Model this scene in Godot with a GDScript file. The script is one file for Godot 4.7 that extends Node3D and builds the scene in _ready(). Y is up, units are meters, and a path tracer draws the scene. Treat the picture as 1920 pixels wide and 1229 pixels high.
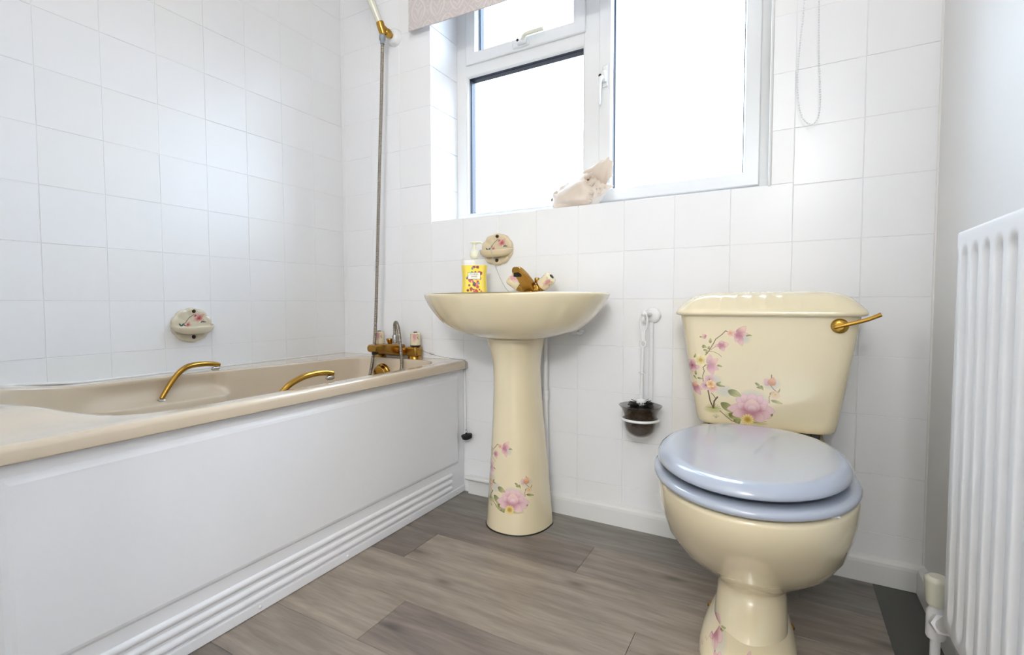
extends Node3D
# A small tiled bathroom. x runs along the window wall, y is up, z comes towards the viewer; metres.

class G:
	# collects surfaces and commits them as one mesh
	var v := PackedVector3Array()
	var n := PackedVector3Array()
	var t := PackedVector2Array()
	var ix := PackedInt32Array()
	var xf := Transform3D()

	func tri(a: int, b: int, c: int, flip: bool) -> void:
		if flip:
			ix.append(a); ix.append(c); ix.append(b)
		else:
			ix.append(a); ix.append(b); ix.append(c)

	# rows of points; orient 1: faces away from the middle, -1: towards it, 2/-2: as ordered
	func grid(rows: Array, closed := true, flat := false, orient := 1, uvf = null) -> G:
		var R: int = rows.size()
		var C: int = rows[0].size()
		var P: Array = []
		var mid := Vector3.ZERO
		for r in rows:
			var q := PackedVector3Array()
			for p in r:
				var w: Vector3 = xf * (p as Vector3)
				q.append(w)
				mid += w
			if closed:
				q.append(q[0])
			P.append(q)
		mid /= float(R * C)
		var W: int = C + 1 if closed else C
		var s := 0.0
		for i in R - 1:
			for j in W - 1:
				var f: Vector3 = (P[i + 1][j] - P[i][j]).cross(P[i][j + 1] - P[i][j])
				s += f.dot((P[i][j] + P[i + 1][j + 1]) * 0.5 - mid)
		var flip := s < 0.0
		if orient == -1:
			flip = not flip
		elif orient == 2:
			flip = false
		elif orient == -2:
			flip = true
		var sg := -1.0 if flip else 1.0
		if flat:
			for i in R - 1:
				for j in W - 1:
					var a: Vector3 = P[i][j]
					var b: Vector3 = P[i][j + 1]
					var c: Vector3 = P[i + 1][j + 1]
					var d: Vector3 = P[i + 1][j]
					var f := (c - a).cross(b - d)
					if f.length_squared() < 1e-18:
						continue
					f = f.normalized() * sg
					var k := v.size()
					for p in [a, b, c, d]:
						v.append(p)
						n.append(f)
						t.append(uvf.call(p, f) if uvf != null else Vector2.ZERO)
					tri(k, k + 1, k + 2, flip)
					tri(k, k + 2, k + 3, flip)
			return self
		var N := PackedVector3Array()
		N.resize(R * W)
		for i in R - 1:
			for j in W - 1:
				var a: Vector3 = P[i][j]
				var b: Vector3 = P[i][j + 1]
				var c: Vector3 = P[i + 1][j + 1]
				var d: Vector3 = P[i + 1][j]
				var f := (c - a).cross(b - d) * sg
				N[i * W + j] += f
				N[i * W + j + 1] += f
				N[(i + 1) * W + j + 1] += f
				N[(i + 1) * W + j] += f
		if closed:
			for i in R:
				var f: Vector3 = N[i * W] + N[i * W + W - 1]
				N[i * W] = f
				N[i * W + W - 1] = f
		var k0 := v.size()
		for i in R:
			for j in W:
				var f: Vector3 = N[i * W + j]
				f = f.normalized() if f.length_squared() > 1e-24 else Vector3.UP
				v.append(P[i][j])
				n.append(f)
				if uvf != null:
					t.append(uvf.call(P[i][j], f))
				else:
					t.append(Vector2(float(j) / (W - 1), float(i) / (R - 1)))
		for i in R - 1:
			for j in W - 1:
				var a := k0 + i * W + j
				tri(a, a + 1, a + W + 1, flip)
				tri(a, a + W + 1, a + W, flip)
		return self

	# closes a ring with a fan that faces towards out
	func cap(ring: PackedVector3Array, out: Vector3, uvf = null) -> G:
		var c := Vector3.ZERO
		var q := PackedVector3Array()
		for p in ring:
			var w := xf * p
			q.append(w)
			c += w
		c /= q.size()
		var o := xf.basis * out
		var f := Vector3.ZERO
		for i in q.size():
			f += (q[(i + 1) % q.size()] - c).cross(q[i] - c)
		var flip := f.dot(o) < 0.0
		f = f.normalized() * (-1.0 if flip else 1.0)
		var k := v.size()
		for p in [c] + Array(q):
			v.append(p)
			n.append(f)
			t.append(uvf.call(p, f) if uvf != null else Vector2.ZERO)
		for i in q.size():
			tri(k, k + 1 + i, k + 1 + (i + 1) % q.size(), flip)
		return self

	func loft(rows: Array, uvf = null, flat := false) -> G:
		grid(rows, true, flat, 1, uvf)
		var m: int = rows.size() - 1
		var a := Vector3.ZERO
		var b := Vector3.ZERO
		for p in rows[0]:
			a += p
		for p in rows[m]:
			b += p
		a /= float(rows[0].size())
		b /= float(rows[m].size())
		var up := b - a
		cap(rows[0], -up, uvf)
		cap(rows[m], up, uvf)
		return self

	func tube(pts: PackedVector3Array, rad: Variant, sides := 10, caps := true, uvf = null) -> G:
		var rows: Array = []
		var m := pts.size()
		var d0 := (pts[1] - pts[0]).normalized()
		var u := d0.cross(Vector3.UP if absf(d0.y) < 0.9 else Vector3.RIGHT).normalized()
		for i in m:
			var d := (pts[mini(i + 1, m - 1)] - pts[maxi(i - 1, 0)]).normalized()
			u = (u - d * u.dot(d)).normalized()
			var w := d.cross(u)
			var r: float = rad if rad is float else rad[i]
			var row := PackedVector3Array()
			for j in sides:
				var an := TAU * j / sides
				row.append(pts[i] + (u * cos(an) + w * sin(an)) * r)
			rows.append(row)
		# outward by construction
		grid(rows, true, false, -2, uvf)
		if caps:
			cap(rows[0], pts[0] - pts[1], uvf)
			cap(rows[m - 1], pts[m - 1] - pts[m - 2], uvf)
		return self

	# profile of (radius, height) turned about y at c
	func lathe(prof: Array, c := Vector3.ZERO, seg := 24, axis := Basis(), caps := true, orient := 1, uvf = null) -> G:
		var rows: Array = []
		for q in prof:
			var row := PackedVector3Array()
			for j in seg:
				var an := TAU * j / seg
				row.append(c + axis * Vector3(q.x * cos(an), q.y, q.x * sin(an)))
			rows.append(row)
		grid(rows, true, false, orient, uvf)
		if caps:
			if prof[0].x > 0.0002:
				cap(rows[0], axis * Vector3(0, prof[0].y - prof[prof.size() - 1].y, 0), uvf)
			if prof[prof.size() - 1].x > 0.0002:
				cap(rows[rows.size() - 1], axis * Vector3(0, prof[prof.size() - 1].y - prof[0].y, 0), uvf)
		return self

	func ball(c: Vector3, r: float, seg := 10, ring := 6, sc := Vector3.ONE) -> G:
		var rows: Array = []
		for i in ring + 1:
			var a := PI * i / ring
			var row := PackedVector3Array()
			for j in seg:
				var b := TAU * j / seg
				row.append(c + Vector3(sin(a) * cos(b), cos(a), sin(a) * sin(b)) * r * sc)
			rows.append(row)
		return grid(rows)

	# box with rounded upright edges and chamfered ends; the ends lie along axis.y
	func rbox(c: Vector3, size: Vector3, r := 0.004, seg := 1, axis := Basis(), uvf = null) -> G:
		var h := size * 0.5
		var rows: Array = []
		for q in [[-h.y, r], [-h.y + r, 0.0], [h.y - r, 0.0], [h.y, r]]:
			var row := PackedVector3Array()
			for p in rr(h.x - q[1], h.z - q[1], maxf(r, 0.0003), seg):
				row.append(c + axis * Vector3(p.x, q[0], p.y))
			rows.append(row)
		return loft(rows, uvf)

	static func rr(hx: float, hz: float, r: float, seg: int) -> PackedVector2Array:
		var o := PackedVector2Array()
		r = minf(r, minf(hx, hz))
		for k in 4:
			var c := Vector2(hx - r if k == 0 or k == 3 else r - hx, hz - r if k < 2 else r - hz)
			for i in seg + 1:
				var a := PI * 0.5 * (k + float(i) / seg)
				o.append(c + Vector2(cos(a), sin(a)) * r)
		return o

	# four-cornered frame in the plane z: profile of (inset, z) round the rectangle
	func frame(x0: float, y0: float, x1: float, y1: float, prof: Array) -> G:
		var rows: Array = []
		for q in prof:
			var e: float = q.x
			rows.append(PackedVector3Array([Vector3(x0 + e, y0 + e, q.y), Vector3(x1 - e, y0 + e, q.y), Vector3(x1 - e, y1 - e, q.y), Vector3(x0 + e, y1 - e, q.y)]))
		rows.append(rows[0])
		return grid(rows, true, true, 1)

	func mesh(base := Vector3.ZERO) -> ArrayMesh:
		var a := []
		a.resize(Mesh.ARRAY_MAX)
		var w := v.duplicate()
		for i in w.size():
			w[i] -= base
		a[Mesh.ARRAY_VERTEX] = w
		a[Mesh.ARRAY_NORMAL] = n
		a[Mesh.ARRAY_TEX_UV] = t
		a[Mesh.ARRAY_INDEX] = ix
		var m := ArrayMesh.new()
		m.add_surface_from_arrays(Mesh.PRIMITIVE_TRIANGLES, a)
		return m


var M := {}
var base_of := {}
var rng := RandomNumberGenerator.new()

func thing(called: String, label: String, category: String, base: Vector3, group := "") -> Node3D:
	var o := Node3D.new()
	o.name = called
	add_child(o, true)
	o.position = base
	base_of[o] = base
	tag(o, label, category, group)
	return o

func tag(o: Node, label: String, category := "", group := "", kind := "") -> void:
	if label:
		o.set_meta("label", label)
	if category:
		o.set_meta("category", category)
	if group:
		o.set_meta("group", group)
	if kind:
		o.set_meta("kind", kind)

func part(owner_node: Node3D, called: String, g: G, mat: Material, label := "") -> MeshInstance3D:
	var o := MeshInstance3D.new()
	o.name = called
	var b: Vector3 = base_of[owner_node]
	o.mesh = g.mesh(b)
	o.mesh.surface_set_material(0, mat)
	owner_node.add_child(o, true)
	base_of[o] = b
	if label:
		o.set_meta("label", label)
	return o

func solo(called: String, g: G, mat: Material, label: String, category: String, base: Vector3, kind := "") -> MeshInstance3D:
	var o := MeshInstance3D.new()
	o.name = called
	o.mesh = g.mesh(base)
	o.mesh.surface_set_material(0, mat)
	add_child(o, true)
	o.position = base
	base_of[o] = base
	tag(o, label, category, "", kind)
	return o

func structure(called: String, label: String, category := "") -> Node3D:
	var o := Node3D.new()
	o.name = called
	add_child(o, true)
	base_of[o] = Vector3.ZERO
	tag(o, label, category, "", "structure")
	return o

func box(a: Vector3, b: Vector3, r := 0.0) -> G:
	var g := G.new()
	if r > 0.0:
		return g.rbox((a + b) * 0.5, b - a, r)
	var rows: Array = []
	for y in [a.y, b.y]:
		rows.append(PackedVector3Array([Vector3(a.x, y, a.z), Vector3(b.x, y, a.z), Vector3(b.x, y, b.z), Vector3(a.x, y, b.z)]))
	g.loft(rows, null, true)
	return g

func spline(ctrl: Array, per := 8, closed := false) -> PackedVector3Array:
	var o := PackedVector3Array()
	var m := ctrl.size()
	for i in (m if closed else m - 1):
		var p0: Vector3 = ctrl[(i - 1 + m) % m] if closed else ctrl[maxi(i - 1, 0)]
		var p1: Vector3 = ctrl[i]
		var p2: Vector3 = ctrl[(i + 1) % m]
		var p3: Vector3 = ctrl[(i + 2) % m] if closed else ctrl[mini(i + 2, m - 1)]
		for k in per:
			o.append(p1.cubic_interpolate(p2, p0, p3, float(k) / per))
	if not closed:
		o.append(ctrl[m - 1])
	return o

func even(pts: PackedVector3Array, count: int, closed := false) -> PackedVector3Array:
	var q := pts.duplicate()
	if closed:
		q.append(q[0])
	var acc := PackedFloat32Array([0.0])
	for i in q.size() - 1:
		acc.append(acc[i] + q[i].distance_to(q[i + 1]))
	var total := acc[acc.size() - 1]
	var o := PackedVector3Array()
	var k := 0
	for i in count:
		var s := total * i / (count if closed else count - 1)
		while k < q.size() - 2 and acc[k + 1] < s:
			k += 1
		var f := (s - acc[k]) / maxf(acc[k + 1] - acc[k], 1e-9)
		o.append(q[k].lerp(q[k + 1], clampf(f, 0, 1)))
	return o

func mat(color: Color, rough: float, metal := 0.0) -> StandardMaterial3D:
	var m := StandardMaterial3D.new()
	m.albedo_color = color
	m.roughness = rough
	m.metallic = metal
	return m

func gloss(m: StandardMaterial3D, amount := 1.0, rough := 0.04) -> StandardMaterial3D:
	m.clearcoat_enabled = true
	m.clearcoat = amount
	m.clearcoat_roughness = rough
	return m

# ---------------------------------------------------------------- printed decoration

class Paint:
	var im: Image
	var w: int
	var h: int
	var k := 1.0          # design units to pixels
	var o := Vector2.ZERO # pixel of the design's origin
	var ky := 1.0

	func _init(pw: int, ph: int, back: Color) -> void:
		w = pw
		h = ph
		im = Image.create(w, h, false, Image.FORMAT_RGBA8)
		im.fill(back)

	func at(p: Vector2) -> Vector2:
		return o + Vector2(p.x * k, p.y * k * ky)

	func dot(x: int, y: int, c: Color, a: float) -> void:
		if a > 0.003 and x >= 0 and y >= 0 and x < w and y < h:
			im.set_pixel(x, y, im.get_pixel(x, y).lerp(c, clampf(a, 0, 1)))

	# a petal or leaf from p towards angle; colours from its root to its tip
	func petal(p: Vector2, angle: float, length: float, width: float, c0: Color, c1: Color, alpha := 1.0, fat := 0.62) -> void:
		var b := Vector2(cos(angle), sin(angle))
		var q := at(p)
		var L := length * k
		var W := width * k * 0.5
		var m := q + b * L * 0.5
		var ext := L * 0.5 + W + 2.0
		for y in range(int(m.y - ext), int(m.y + ext) + 1):
			for x in range(int(m.x - ext), int(m.x + ext) + 1):
				var d := Vector2(x + 0.5, y + 0.5) - q
				var u := d.dot(b) / L
				if u <= 0.0 or u >= 1.0:
					continue
				var half := W * pow(sin(PI * pow(u, fat)), 0.75)
				var e := half - absf(d.dot(Vector2(-b.y, b.x)))
				if e < -0.7:
					continue
				var edge := clampf(e + 0.7, 0, 1)
				var c := c0.lerp(c1, smoothstep(0.05, 0.75, u))
				if e < 1.3 and W > 4.0:
					c = c.lerp(c0, 0.35)
				dot(x, y, c, edge * alpha)

	func line(pts: Array, width: float, c: Color, alpha := 1.0) -> void:
		for i in pts.size() - 1:
			var a := at(pts[i])
			var b := at(pts[i + 1])
			var r := maxf(width * k * 0.5, 0.45)
			var lo := a.min(b) - Vector2.ONE * (r + 2)
			var hi := a.max(b) + Vector2.ONE * (r + 2)
			var d := b - a
			for y in range(int(lo.y), int(hi.y) + 1):
				for x in range(int(lo.x), int(hi.x) + 1):
					var q := Vector2(x + 0.5, y + 0.5)
					var s := clampf((q - a).dot(d) / maxf(d.length_squared(), 1e-6), 0, 1)
					var e := r + 0.5 - q.distance_to(a + d * s)
					if e > 0.0:
						dot(x, y, c, clampf(e, 0, 1) * alpha)

	func wash(p: Vector2, rx: float, ry: float, c: Color, alpha: float) -> void:
		var q := at(p)
		var X := rx * k
		var Y := ry * k
		for y in range(int(q.y - Y), int(q.y + Y) + 1):
			for x in range(int(q.x - X), int(q.x + X) + 1):
				var e := Vector2((x - q.x) / X, (y - q.y) / Y).length()
				if e < 1.0:
					dot(x, y, c, alpha * (1.0 - e * e))

	func disc(p: Vector2, r: float, c: Color, alpha := 1.0) -> void:
		var q := at(p)
		var R := maxf(r * k, 0.6)
		for y in range(int(q.y - R - 1), int(q.y + R + 2)):
			for x in range(int(q.x - R - 1), int(q.x + R + 2)):
				var e := R + 0.5 - q.distance_to(Vector2(x + 0.5, y + 0.5))
				if e > 0.0:
					dot(x, y, c, clampf(e, 0, 1) * alpha)

	func bloom(p: Vector2, r: float, petals: int, turn: float, c0: Color, c1: Color, heart: Color, alpha := 0.92) -> void:
		for i in petals:
			petal(p, turn + TAU * i / petals, r, r * 5.2 / petals, c0, c1, alpha, 0.8)
		disc(p, r * 0.13, heart)

	func leaf(p: Vector2, angle: float, length: float, width: float, c0: Color, c1: Color, alpha := 0.9) -> void:
		petal(p, angle, length, width, c0, c1, alpha, 0.8)
		line([p, p + Vector2(cos(angle), sin(angle)) * length * 0.92], 3.0, c0.darkened(0.25), 0.5)

	func tex() -> ImageTexture:
		return ImageTexture.create_from_image(im)


const ROSE0 := Color(0.73, 0.48, 0.52)
const ROSE1 := Color(0.91, 0.745, 0.75)
const ROSE2 := Color(0.93, 0.78, 0.72)
const GOLD0 := Color(0.74, 0.58, 0.24)
const GOLD1 := Color(0.95, 0.87, 0.60)
const LEAF0 := Color(0.46, 0.47, 0.27)
const LEAF1 := Color(0.72, 0.71, 0.47)
const TWIG := Color(0.34, 0.24, 0.18)
const PEACH := Color(0.88, 0.62, 0.47)

# the wreath of blossoms printed on the suite; units as measured on the cistern
func wreath(p: Paint) -> void:
	var v := func(x: float, y: float) -> Vector2: return Vector2(x, y)
	for s in [[520, 800, 110, 80], [810, 850, 160, 110], [720, 240, 80, 70], [1000, 690, 100, 80], [400, 700, 110, 90]]:
		p.wash(v.call(s[0], s[1]), s[2], s[3], Color(0.70, 0.73, 0.77), 0.42)
	for s in [[400, 1010, 110, 50], [620, 1060, 110, 60], [860, 1110, 120, 30]]:
		p.wash(v.call(s[0], s[1]), s[2], s[3], Color(0.70, 0.70, 0.42), 0.7)
	# twigs
	p.line([v.call(402, 995), v.call(368, 920), v.call(345, 810)], 13, TWIG, 0.9)
	p.line([v.call(405, 995), v.call(412, 920), v.call(448, 872)], 15, TWIG, 0.9)
	p.line([v.call(428, 890), v.call(400, 850), v.call(380, 835)], 7, TWIG, 0.8)
	p.line([v.call(292, 720), v.call(285, 655), v.call(302, 600), v.call(288, 562), v.call(318, 535), v.call(355, 532)], 7, TWIG, 0.85)
	p.line([v.call(300, 445), v.call(350, 385), v.call(402, 300), v.call(425, 255), v.call(490, 205), v.call(530, 165), v.call(565, 185)], 8, TWIG, 0.85)
	p.line([v.call(350, 385), v.call(410, 392), v.call(460, 415), v.call(488, 438)], 4, TWIG, 0.7)
	p.line([v.call(372, 370), v.call(410, 340), v.call(440, 330)], 4, TWIG, 0.7)
	p.line([v.call(475, 1020), v.call(540, 1070), v.call(600, 1115), v.call(680, 1138)], 9, TWIG.lightened(0.2), 0.85)
	p.line([v.call(1000, 600), v.call(1002, 640)], 7, TWIG, 0.9)
	p.line([v.call(990, 705), v.call(1030, 750), v.call(1070, 778)], 6, TWIG, 0.8)
	p.line([v.call(985, 890), v.call(980, 830), v.call(1000, 790)], 6, TWIG, 0.7)
	p.line([v.call(830, 1110), v.call(900, 1095), v.call(960, 1085)], 5, LEAF0, 0.7)
	# leaves
	for s in [[560, 795, 0.35, 150, 80], [485, 930, 0.6, 200, 90], [300, 350, 3.6, 30, 26], [280, 325, 0.5, 55, 30], [290, 375, 0.0, 50, 22], [345, 365, -1.3, 40, 26], [365, 300, -1.5, 60, 32], [190, 465, -1.3, 55, 24], [208, 650, -1.7, 70, 26], [330, 415, -1.6, 40, 30], [440, 530, 0.25, 60, 24], [430, 745, -0.7, 70, 34], [440, 745, 0.1, 90, 24], [225, 680, 0.1, 60, 22], [180, 655, 0.9, 60, 20], [840, 690, 0.7, 80, 28], [855, 735, 0.2, 70, 24], [900, 715, 1.2, 60, 22], [985, 800, -0.6, 60, 28], [1000, 860, 0.25, 120, 34], [740, 215, -0.4, 50, 16], [755, 205, 0.1, 50, 16], [620, 1110, -0.2, 90, 60], [570, 1040, 0.5, 120, 70], [680, 1140, -1.5, 60, 24], [1070, 775, -1.2, 50, 16], [1020, 1000, 2.2, 60, 26]]:
		p.leaf(v.call(s[0], s[1]), s[2], s[3], s[4], LEAF0, LEAF1, 0.85)
	for i in 9:
		var a := -PI * (0.06 + 0.11 * i)
		p.line([v.call(402, 1000), v.call(402 + cos(a) * 85, 1000 + sin(a) * 55)], 4, LEAF0, 0.7)
	for i in 5:
		var a := -PI * (0.2 + 0.15 * i)
		p.line([v.call(432, 1100), v.call(432 + cos(a) * 45, 1100 + sin(a) * 40)], 4, LEAF0, 0.6)
	# small blossoms
	p.petal(v.call(655, 205), -0.9, 136, 90, ROSE0, ROSE2, 0.95)
	p.petal(v.call(655, 205), -0.15, 112, 56, ROSE0, ROSE1, 0.95)
	p.petal(v.call(660, 205), 1.25, 136, 77, ROSE0, ROSE1, 0.9)
	p.petal(v.call(660, 205), 1.9, 88, 61, ROSE0, ROSE1, 0.95)
	p.petal(v.call(655, 205), 2.9, 59, 46, ROSE0, ROSE1, 0.8)
	p.petal(v.call(655, 205), -2.4, 59, 46, ROSE0, ROSE1, 0.8)
	p.bloom(v.call(580, 190), 37, 4, 0.4, PEACH, ROSE2, PEACH)
	p.petal(v.call(480, 318), -0.2, 88, 77, ROSE0, ROSE2)
	p.petal(v.call(480, 318), 1.1, 77, 64, ROSE0, ROSE1)
	p.petal(v.call(480, 318), -1.4, 59, 56, ROSE0, ROSE1)
	p.petal(v.call(480, 318), 3.0, 71, 38, ROSE0, ROSE1)
	p.petal(v.call(318, 238), -2.4, 53, 44, ROSE0, ROSE2)
	p.petal(v.call(318, 238), 3.0, 47, 33, ROSE0, ROSE1)
	p.petal(v.call(250, 236), 0.0, 40, 15, LEAF0, LEAF1)
	p.bloom(v.call(165, 547), 88, 5, 0.25, ROSE0, ROSE1, ROSE0.darkened(0.3))
	p.bloom(v.call(262, 485), 83, 6, 0.2, GOLD1.darkened(0.12), GOLD1.lightened(0.25), GOLD0)
	p.disc(v.call(262, 485), 20, GOLD0, 0.9)
	p.petal(v.call(358, 528), -1.5, 124, 79, ROSE1.darkened(0.15), ROSE1, 0.9)
	p.petal(v.call(360, 530), -0.7, 124, 74, ROSE0.lightened(0.25), ROSE2)
	p.petal(v.call(358, 530), 0.5, 118, 79, ROSE0.lightened(0.2), ROSE1)
	p.petal(v.call(358, 530), 1.25, 130, 84, ROSE0.lightened(0.2), ROSE1)
	p.bloom(v.call(362, 690), 63, 5, 0.1, ROSE1.darkened(0.12), ROSE1, TWIG)
	p.bloom(v.call(318, 755), 59, 5, 0.6, ROSE1.darkened(0.15), ROSE1, ROSE0.darkened(0.3))
	p.bloom(v.call(392, 772), 63, 5, 0.3, PEACH, ROSE1, TWIG)
	p.bloom(v.call(372, 735), 54, 5, 0.9, PEACH, GOLD1, PEACH.darkened(0.2))
	p.petal(v.call(185, 775), 0.3, 106, 67, ROSE0, ROSE1)
	p.petal(v.call(185, 775), 0.9, 130, 77, ROSE0, ROSE1)
	p.petal(v.call(185, 775), -2.7, 83, 51, ROSE0, ROSE2)
	p.petal(v.call(185, 775), -1.2, 71, 56, PEACH, ROSE2)
	p.petal(v.call(185, 775), 2.4, 65, 38, ROSE0, ROSE1)
	# bud
	p.petal(v.call(985, 705), -2.2, 88, 77, ROSE1.darkened(0.1), ROSE1)
	p.petal(v.call(995, 708), -1.3, 100, 84, PEACH.darkened(0.1), PEACH.lightened(0.2))
	p.bloom(v.call(1040, 800), 55, 5, 0.3, GOLD1.darkened(0.1), ROSE2, PEACH, 0.6)
	# peony, outer petals first; each petal pale at its edge, deeper where the next one covers it
	var deep := ROSE0.lightened(0.05)
	var pale := ROSE1.lightened(0.18)
	for s in [[812, 960, 3.02, 265, 120], [812, 955, 0.10, 235, 125], [790, 985, 2.75, 200, 105], [835, 975, 0.42, 190, 110]]:
		p.petal(v.call(s[0], s[1]), s[2], s[3], s[4], deep, pale, 0.97, 1.05)
	p.petal(v.call(805, 1005), 0.62, 165, 115, deep, pale, 0.98, 1.0)
	p.petal(v.call(800, 1005), 1.75, 90, 90, deep, ROSE1, 0.9, 0.9)
	for s in [[800, 960, -2.55, 190, 105], [826, 960, -0.62, 185, 100], [790, 950, -2.05, 175, 95], [832, 950, -1.12, 170, 95], [812, 945, -1.58, 165, 110]]:
		p.petal(v.call(s[0], s[1]), s[2], s[3], s[4], deep, pale, 1.0, 1.1)
	p.petal(v.call(762, 985), -2.45, 130, 90, deep, pale, 1.0, 1.0)
	p.petal(v.call(866, 985), -0.75, 125, 85, deep, pale, 1.0, 1.0)
	p.petal(v.call(812, 1010), -1.57, 170, 175, deep, ROSE2.lightened(0.12), 1.0, 0.8)
	p.petal(v.call(785, 1000), -1.75, 125, 80, deep.lightened(0.2), pale, 0.9, 0.9)
	p.petal(v.call(842, 1000), -1.40, 120, 78, deep.lightened(0.2), pale, 0.9, 0.9)
	p.petal(v.call(812, 1008), -1.57, 95, 90, deep.lightened(0.15), pale.lightened(0.2), 0.95, 0.9)
	# daisy
	for i in 13:
		p.petal(v.call(768, 1085), TAU * i / 13.0 + 0.1, 72, 30, GOLD0, GOLD1, 0.97, 0.9)
	p.disc(v.call(768, 1085), 17, GOLD0)

func spray(p: Paint) -> void:
	# the small twig on the soap dishes; units of a 100 wide dish face
	var v := func(x: float, y: float) -> Vector2: return Vector2(x, y)
	p.line([v.call(12, 62), v.call(28, 52), v.call(40, 36), v.call(56, 26)], 1.6, Color(0.2, 0.24, 0.2), 0.9)
	p.line([v.call(56, 26), v.call(64, 30)], 1.2, Color(0.2, 0.24, 0.2), 0.8)
	for s in [[8, 54, 0.8, 12, 5], [16, 62, -0.9, 11, 5], [22, 58, 0.4, 10, 4], [82, 50, 0.1, 12, 4], [78, 52, -0.6, 11, 4]]:
		p.leaf(v.call(s[0], s[1]), s[2], s[3], s[4], Color(0.2, 0.32, 0.3), Color(0.4, 0.5, 0.44))
	for q in [[36, 58, 12, 0.2], [72, 38, 20, 0.5], [60, 30, 9, 0.1]]:
		for i in 5:
			p.petal(v.call(q[0], q[1]), q[3] + TAU * i / 5.0 + 0.25 * sin(i * 2.3), q[2] * (1.0 - 0.25 * (i % 2)), q[2] * 0.5, Color(0.70, 0.27, 0.30), Color(0.88, 0.66, 0.62), 0.75, 0.9)
		p.disc(v.call(q[0], q[1]), q[2] * 0.10, Color(0.5, 0.12, 0.18), 0.8)

func posy(p: Paint) -> void:
	# the single rose on the tap handles
	var v := func(x: float, y: float) -> Vector2: return Vector2(x, y)
	for a in [0.3, 1.5, 2.6, 3.6, 4.6, 5.5]:
		p.petal(v.call(50, 60), a, 24, 20, Color(0.74, 0.46, 0.5), Color(0.9, 0.72, 0.7), 0.6, 0.9)
	p.disc(v.call(50, 60), 7, Color(0.86, 0.6, 0.6), 0.7)
	for s in [[34, 48, 3.8, 18, 7], [66, 46, -0.7, 18, 7], [30, 66, 2.8, 16, 6], [52, 36, -1.5, 20, 6]]:
		p.leaf(v.call(s[0], s[1]), s[2], s[3], s[4], LEAF0, LEAF1, 0.55)

func wood(seed_no: int, c_dark: Color, c_light: Color, knots: Array) -> ImageTexture:
	var W := 1024
	var H := 160
	var a := FastNoiseLite.new()
	a.seed = seed_no
	a.frequency = 1.0
	a.fractal_octaves = 4
	var b := FastNoiseLite.new()
	b.seed = seed_no + 77
	b.frequency = 1.0
	b.fractal_octaves = 2
	var im := Image.create(W, H, false, Image.FORMAT_RGBA8)
	for y in H:
		for x in W:
			var X := x * 1.45 / W
			var Y := y * 0.166 / H
			var near := 0.0
			for q in knots:
				var dx: float = (X - q.x) / 2.6
				var dy: float = Y - q.y
				var r := sqrt(dx * dx + dy * dy)
				near = maxf(near, exp(-r * r / (q.z * q.z)))
				Y += dy * 0.5 * exp(-r * r / (4.0 * q.z * q.z))
			var broad := a.get_noise_2d(X * 3.0, Y * 22.0)
			var fine := b.get_noise_2d(X * 16.0, Y * 420.0)
			var ring := sin(Y * 260.0 + a.get_noise_2d(X * 1.6 + 9.0, Y * 9.0) * 16.0)
			var s := 0.5 + broad * 0.50 + fine * 0.16 + ring * 0.06 - near * 0.8
			im.set_pixel(x, y, c_dark.lerp(c_light, clampf(s, -0.35, 1.25)))
	return ImageTexture.create_from_image(im)

func damask() -> ImageTexture:
	var im := Image.create(512, 512, false, Image.FORMAT_RGBA8)
	var a := FastNoiseLite.new()
	a.seed = 5
	a.frequency = 0.012
	var c0 := Color(0.80, 0.77, 0.755)
	var c1 := Color(0.865, 0.825, 0.815)
	for y in 512:
		for x in 512:
			var row := floori(y / 128.0)
			var X := fposmod(x + (64.0 if row % 2 else 0.0), 128.0) - 64.0
			var Y := fposmod(y, 128.0) - 64.0
			var w := 44.0 * pow(maxf(cos(Y / 64.0 * PI * 0.5), 0.0), 0.7)
			var s := 0.0
			if absf(absf(X) - w) < 6.0 + a.get_noise_2d(x, y) * 4.0:
				s = 1.0
			elif absf(X) < w - 12.0 and sin(Y * 0.16 + absf(X) * 0.22 + a.get_noise_2d(x, y) * 3.0) > 0.25:
				s = 0.75
			elif absf(X) > w + 9.0 and sin(Y * 0.2 - absf(X) * 0.25 + a.get_noise_2d(y, x) * 4.0) > 0.5:
				s = 0.6
			var g := 0.02 * (((x * 7 + y * 13) % 5) / 5.0 - 0.5)
			im.set_pixel(x, y, c0.lerp(c1, s) + Color(g, g, g, 0))
	return ImageTexture.create_from_image(im)

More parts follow.
